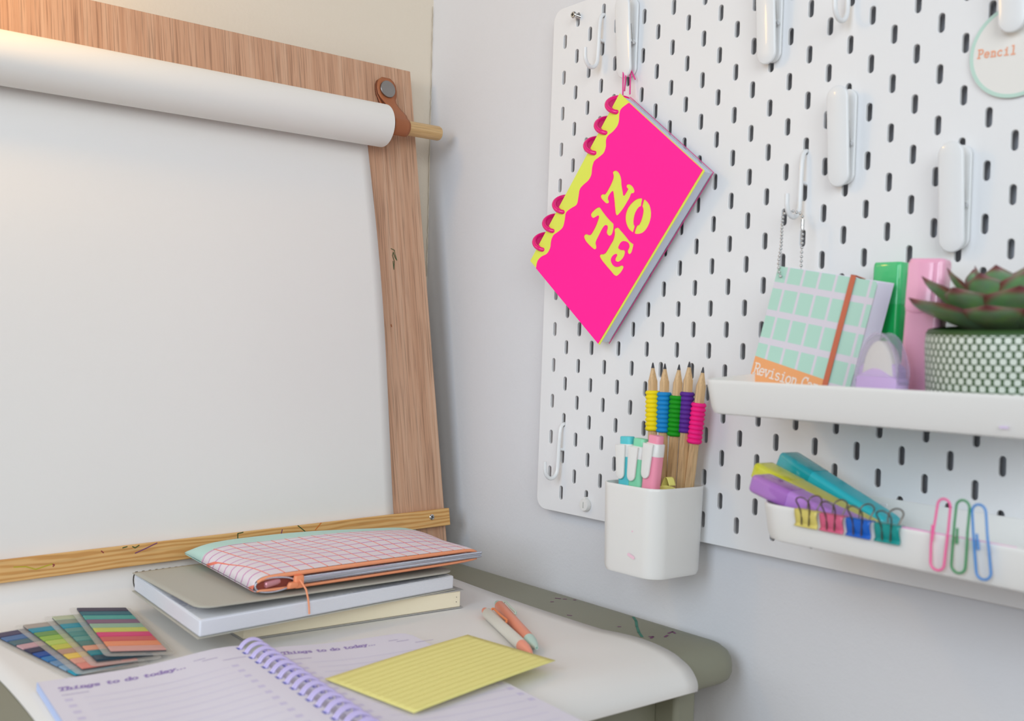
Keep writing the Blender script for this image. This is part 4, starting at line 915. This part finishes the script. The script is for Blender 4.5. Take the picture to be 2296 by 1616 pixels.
# ------------------------------------------------------------------ fanned cards of sticky index tabs
CLR = mat('clear_film', (228, 226, 220), .12, alpha=.30)
def tabcard(M_, cols, lb, W=.0545, H=.166, tx0=.006, tw=.043, ty0=.0085, pitch=.0150):
    r = thing('index_tab_card', lb, 'sticky tabs', M_, 'fanned index tab cards')
    MB().fill([rrect(W, H, .006, 5, W/2, H/2)], 0, .0004).build('clear_backing', CLR, r, smooth=0)
    MB().box(tx0, tx0+tw, H-ty0-pitch*9.95, H-ty0, .0005, .0009).build('tab_gap_shade', mat('tab_gap_shade_grey', (84, 86, 92), .6), r, smooth=0)  # dark sheet that paints the shade in the gaps between tabs
    for i, c in enumerate(cols):
        y1 = H-ty0-pitch*i
        MB().box(tx0, tx0+tw, y1-pitch*.84, y1, .0010, .0022).build('sticky_tab', mat('tab_%d_%d_%d' % c, c, .55, var=.06, vscale=40), r, smooth=0, bevel=.0002, seg=1)
    return r
C4 = [(80, 74, 104), (84, 120, 168), (80, 112, 122), (206, 164, 172), (48, 48, 80), (12, 74, 156), (44, 120, 180), (104, 144, 182), (132, 168, 196), (28, 160, 188)]
C3 = [(178, 168, 160), (48, 150, 174), (112, 156, 88), (150, 190, 78), (186, 206, 98), (200, 198, 78), (190, 148, 126), (238, 200, 88), (228, 160, 140), (228, 138, 124)]
C2 = [(190, 200, 170), (150, 160, 146), (46, 150, 170), (100, 152, 146), (76, 140, 134), (94, 152, 142), (82, 126, 118), (226, 160, 130), (34, 132, 142), (36, 70, 86)]
C1 = [(74, 70, 92), (46, 110, 124), (80, 170, 160), (134, 98, 124), (150, 184, 158), (204, 204, 98), (222, 66, 120), (212, 96, 92), (240, 148, 104), (222, 164, 154)]
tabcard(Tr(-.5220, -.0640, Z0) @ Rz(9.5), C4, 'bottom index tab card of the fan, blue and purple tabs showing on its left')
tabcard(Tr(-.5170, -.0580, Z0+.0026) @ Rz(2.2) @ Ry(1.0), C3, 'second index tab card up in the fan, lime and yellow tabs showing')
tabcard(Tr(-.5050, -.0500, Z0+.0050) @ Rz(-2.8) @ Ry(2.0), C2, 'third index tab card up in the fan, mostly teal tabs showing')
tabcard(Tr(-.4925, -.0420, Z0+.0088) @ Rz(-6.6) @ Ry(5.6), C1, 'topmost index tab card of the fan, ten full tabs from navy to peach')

# ------------------------------------------------------------------ planner with a wire spine
pl = thing('spiral_planner', 'open lavender day planner with a wire spine and printed to do lists', 'planner', Tr(-.3925, -.0850, Z0) @ Rz(-4.8))
PL_, PR_ = .157, .145; PHH = .275
def lh(x): t = max(0, min(1, -x/PL_)); return .0062+.0072*math.exp(-((t-.12)/.30)**2)*(1 if t > .04 else .85)
def rh(x): t = max(0, min(1, x/PR_)); return .0040+.0035*math.exp(-((t-.12)/.25)**2)+.0010*t
lx = [-.007-(PL_-.007)*i/40 for i in range(41)]
def left_page(a, t): x = lx[round(a*40)]; return (x, -.0180+.014*(-x/PL_)*0-PHH*t-.020*0, lh(x))
mb = MB()
R_ = []
for x in lx: R_.append([(x, .002, .0002), (x, .002, lh(x)), (x, -PHH, lh(x)), (x, -PHH, .0002)])
mb.loft([[Vector(p) for p in r] for r in R_]); mb.build('left_pages', [M_LAV], pl, smooth=30)
MB().box(-PL_-.0006, -PL_-.0001, -PHH, .002, .0002, .0060).build('left_page_edges', M_BLUEP, pl, smooth=0)
rx = [.007+(PR_-.007)*i/40 for i in range(41)]
R_ = []
for x in rx:
    rad = .012; e = max(0, x-(PR_-rad)); yt = .002-(rad-math.sqrt(max(0, rad*rad-e*e)))
    R_.append([(x, yt, .0002), (x, yt, rh(x)), (x, -PHH, rh(x)), (x, -PHH, .0002)])
MB().loft([[Vector(p) for p in r] for r in R_]).build('right_pages', M_LAV, pl, smooth=30)
mb = MB(); hb = MB()
for k in range(20):
    y = -.0065-.01375*k
    for dy in (-.0017, .0017):
        c = Vector((0, y+dy, .0085))
        pth = []
        for i in range(21):
            a = math.radians(-25+230*i/20); pth.append((.0115*math.cos(a), y+dy+.0010*math.sin(a), .0075+.0118*math.sin(a)))
        mb.tube(pth, .00105, 8)
    for sx, hf in ((-1, lh), (1, rh)):
        x = sx*.0112; z = hf(x)+.00006
        hb.box(x-.0018, x+.0018, y-.0032, y+.0032, z-.0002, z)
mb.build('wire_spine', M_WIRE, pl, smooth=60); hb.build('punched_holes', M_HOLE, pl, smooth=0)
def on_page(mb, hf):          # press a flat print onto the curved page
    mb.v = [Vector((v.x, v.y, hf(v.x)+.00012+v.z)) for v in mb.v]; return mb
mb = MB(); text(mb, 'Things to do today...', .0072, Tr(-.148, -.0255, 0), .22, .66, shear=.25, wide=.99); on_page(mb, lh).build('heading_print', M_LAVT, pl, smooth=0)
mb = MB(); text(mb, 'Things to do today...', .0072, Tr(.020, -.0205, 0), .20, .66, shear=.25, wide=.92); on_page(mb, rh).build('heading_print', M_LAVT, pl, smooth=0)
for x0, hf in ((-.150, lh), (.018, rh)):
    mb = MB()
    for i in range(16):
        y = -.048-.0135*i
        for j in range(12): mb.box(x0+.014+.0086*j, x0+.0226+.0086*j, y-.00022, y+.00022, 0, .00002)
    for i in range(12):
        for (xx_, w) in ((.002, .005), (.119, .005)):
            mb.box(x0+xx_, x0+xx_+w, -.046-.0135*i-.004, -.046-.0135*i+.001, 0, .00002)
    on_page(mb, hf).build('ruled_print', M_LAVD, pl, smooth=0)
    mb = MB()
    for (xx_, y, w) in ((.002, -.036, .018), (.100, -.0155, .009), (.105, -.0205, .012), (.118, -.030, .018)): mb.box(x0+xx_, x0+xx_+w*.5, y-.0005, y+.0005, 0, .00002).box(x0+xx_+w*.5, x0+xx_+w, y-.0005, y+.0005, 0, .00002)
    on_page(mb, hf).build('small_print', mat('faint_print', (176, 164, 200), .8), pl, smooth=0)

# yellow card across the planner
yc = thing('lined_card', 'pale yellow lined card lying across the right page of the planner', 'card', Tr(-.3780, -.1825, Z0+.0086) @ Rz(12.7))
ym = yc.matrix_basis.inverted()
Q = [ym @ Vector((x, y, Z0+.0086)) for x, y in ((-.3621, -.2771), (-.2025, -.2429), (-.2187, -.1465), (-.3780, -.1825))]
def yf(a, t): p = (Q[0]*(1-a)+Q[1]*a)*(1-t)+(Q[3]*(1-a)+Q[2]*a)*t; return Vector((p.x, p.y, .0009*math.sin(a*PI)+.0012*a*a+.0006*t))
MB().grid(yf, 24, 16).build('card_sheet', M_YCARD, yc, smooth=60, solid=.0004)
mb = MB()
for k in range(13):
    t = .05+.90*k/12 if k < 12 else .90
    for j in range(20):
        a0, a1 = .01+.98*j/20, .01+.98*(j+1)/20; w = .0035
        mb.add([yf(a0, t)+Vector((0, 0, .0004)), yf(a1, t)+Vector((0, 0, .0004)), yf(a1, t+w)+Vector((0, 0, .0004)), yf(a0, t+w)+Vector((0, 0, .0004))], [(0, 1, 2, 3)])
mb.build('ruled_lines', M_YLINE, yc, smooth=0)

# two pens
def pen(nm, body, tip, clipc, a, b_, lb, r=.0052):
    A = Vector((a[0], a[1], Z0+r*1.08)); B_ = Vector((b_[0], b_[1], Z0+r*1.08)); L = (B_-A).length
    z = (B_-A).normalized(); y = Vector((0, 0, -1)); x = y.cross(z).normalized()
    o = thing('ballpoint_pen', lb, 'pen', frame(A, x, y, z), 'pens on the desk paper')
    bm_ = mat('pen_body_'+nm, body, .45, coat=.1); tm = mat('pen_tip_'+nm, tip, .4, coat=.1)
    MB().lathe([(.0001, .006), (.0040, .006), (r, .0085), (r, L*.5), (r*1.02, L*.72), (r*1.0, L-.026)], 28, None, True, True).build('barrel', bm_, o, smooth=50)
    MB().lathe([(r*1.01, L-.026), (r*.96, L-.018), (r*.62, L-.006), (r*.34, L-.0015), (r*.30, L), (.0010, L), (.0009, L-.002)], 28, None, True, True).build('nose_cone', tm, o, smooth=40)
    MB().lathe([(.0001, -.003), (.0028, -.003), (.0032, -.002), (.0034, .0065)], 20).build('push_button', tm, o, smooth=40)
    mb = MB(); q = [(0, -r*.6, .010), (0, -r*1.25, .0102), (0, -r*1.40, .013), (0, -r*1.34, .035), (0, -r*1.42, .056), (0, -r*1.04, .058)]
    mb.tube(q, .0011, 8, M=Rz(-42)); mb.build('pen_clip', mat('pen_clip_'+nm, clipc, .4), o, smooth=60)
    return o
pen('white', (226, 224, 212), (246, 158, 130), (244, 142, 84), (-.1435, -.0751), (-.1985, -.2085), 'off-white pen with coral ends, half slipped under the yellow card')
pen('coral', (244, 156, 126), (190, 218, 206), (196, 216, 200), (-.1150, -.0590), (-.1824, -.1966), 'coral pen with a mint nose lying beside the off-white pen')

# ------------------------------------------------------------------ light and camera
def area(name, loc, target, sx, sy, power, rgb):
    l = bpy.data.lights.new(name, 'AREA'); l.shape = 'RECTANGLE'; l.size = sx; l.size_y = sy; l.energy = power; l.color = lin(rgb)
    o = bpy.data.objects.new(name, l); COL.objects.link(o); o.location = loc
    o.rotation_euler = (Vector(target)-Vector(loc)).to_track_quat('-Z', 'Y').to_euler(); return o
area('window_light', (-2.3, -.80, .25), (0, .05, -.3), 1.0, 1.3, 25, (226, 240, 255))
area('room_light', (-1.35, -2.0, .30), (-.15, 0, -.35), 1.3, 1.2, 25, (243, 248, 247))
l = bpy.data.lights.new('lamp_light', 'POINT'); l.energy = 1.7; l.color = lin((255, 196, 92)); l.shadow_soft_size = .035
o = bpy.data.objects.new('lamp_light', l); COL.objects.link(o); o.location = (-.62, .115, .075)
w = bpy.data.worlds.new('room_ambience'); scene.world = w; w.use_nodes = True
w.node_tree.nodes['Background'].inputs['Color'].default_value = (*lin((242, 244, 248)), 1); w.node_tree.nodes['Background'].inputs['Strength'].default_value = .22

cd = bpy.data.cameras.new('camera'); cam = bpy.data.objects.new('camera', cd); COL.objects.link(cam)
cd.sensor_width = 36; cd.sensor_fit = 'HORIZONTAL'; cd.lens = 36*2287.656/2296; cd.clip_start = .02
cam.matrix_basis = frame(CAM_C, CAM_R, CAM_U, [-t for t in CAM_F])
cd.dof.use_dof = True; cd.dof.focus_distance = 1.14; cd.dof.aperture_fstop = 7.0
scene.camera = cam
scene.view_settings.view_transform = 'Standard'; scene.view_settings.look = 'None'
scene.view_settings.exposure = -0.22; scene.view_settings.gamma = 1.0
for o in scene.objects:
    if o.parent is None: o.matrix_basis = Tr(0, 0, ZO) @ o.matrix_basis
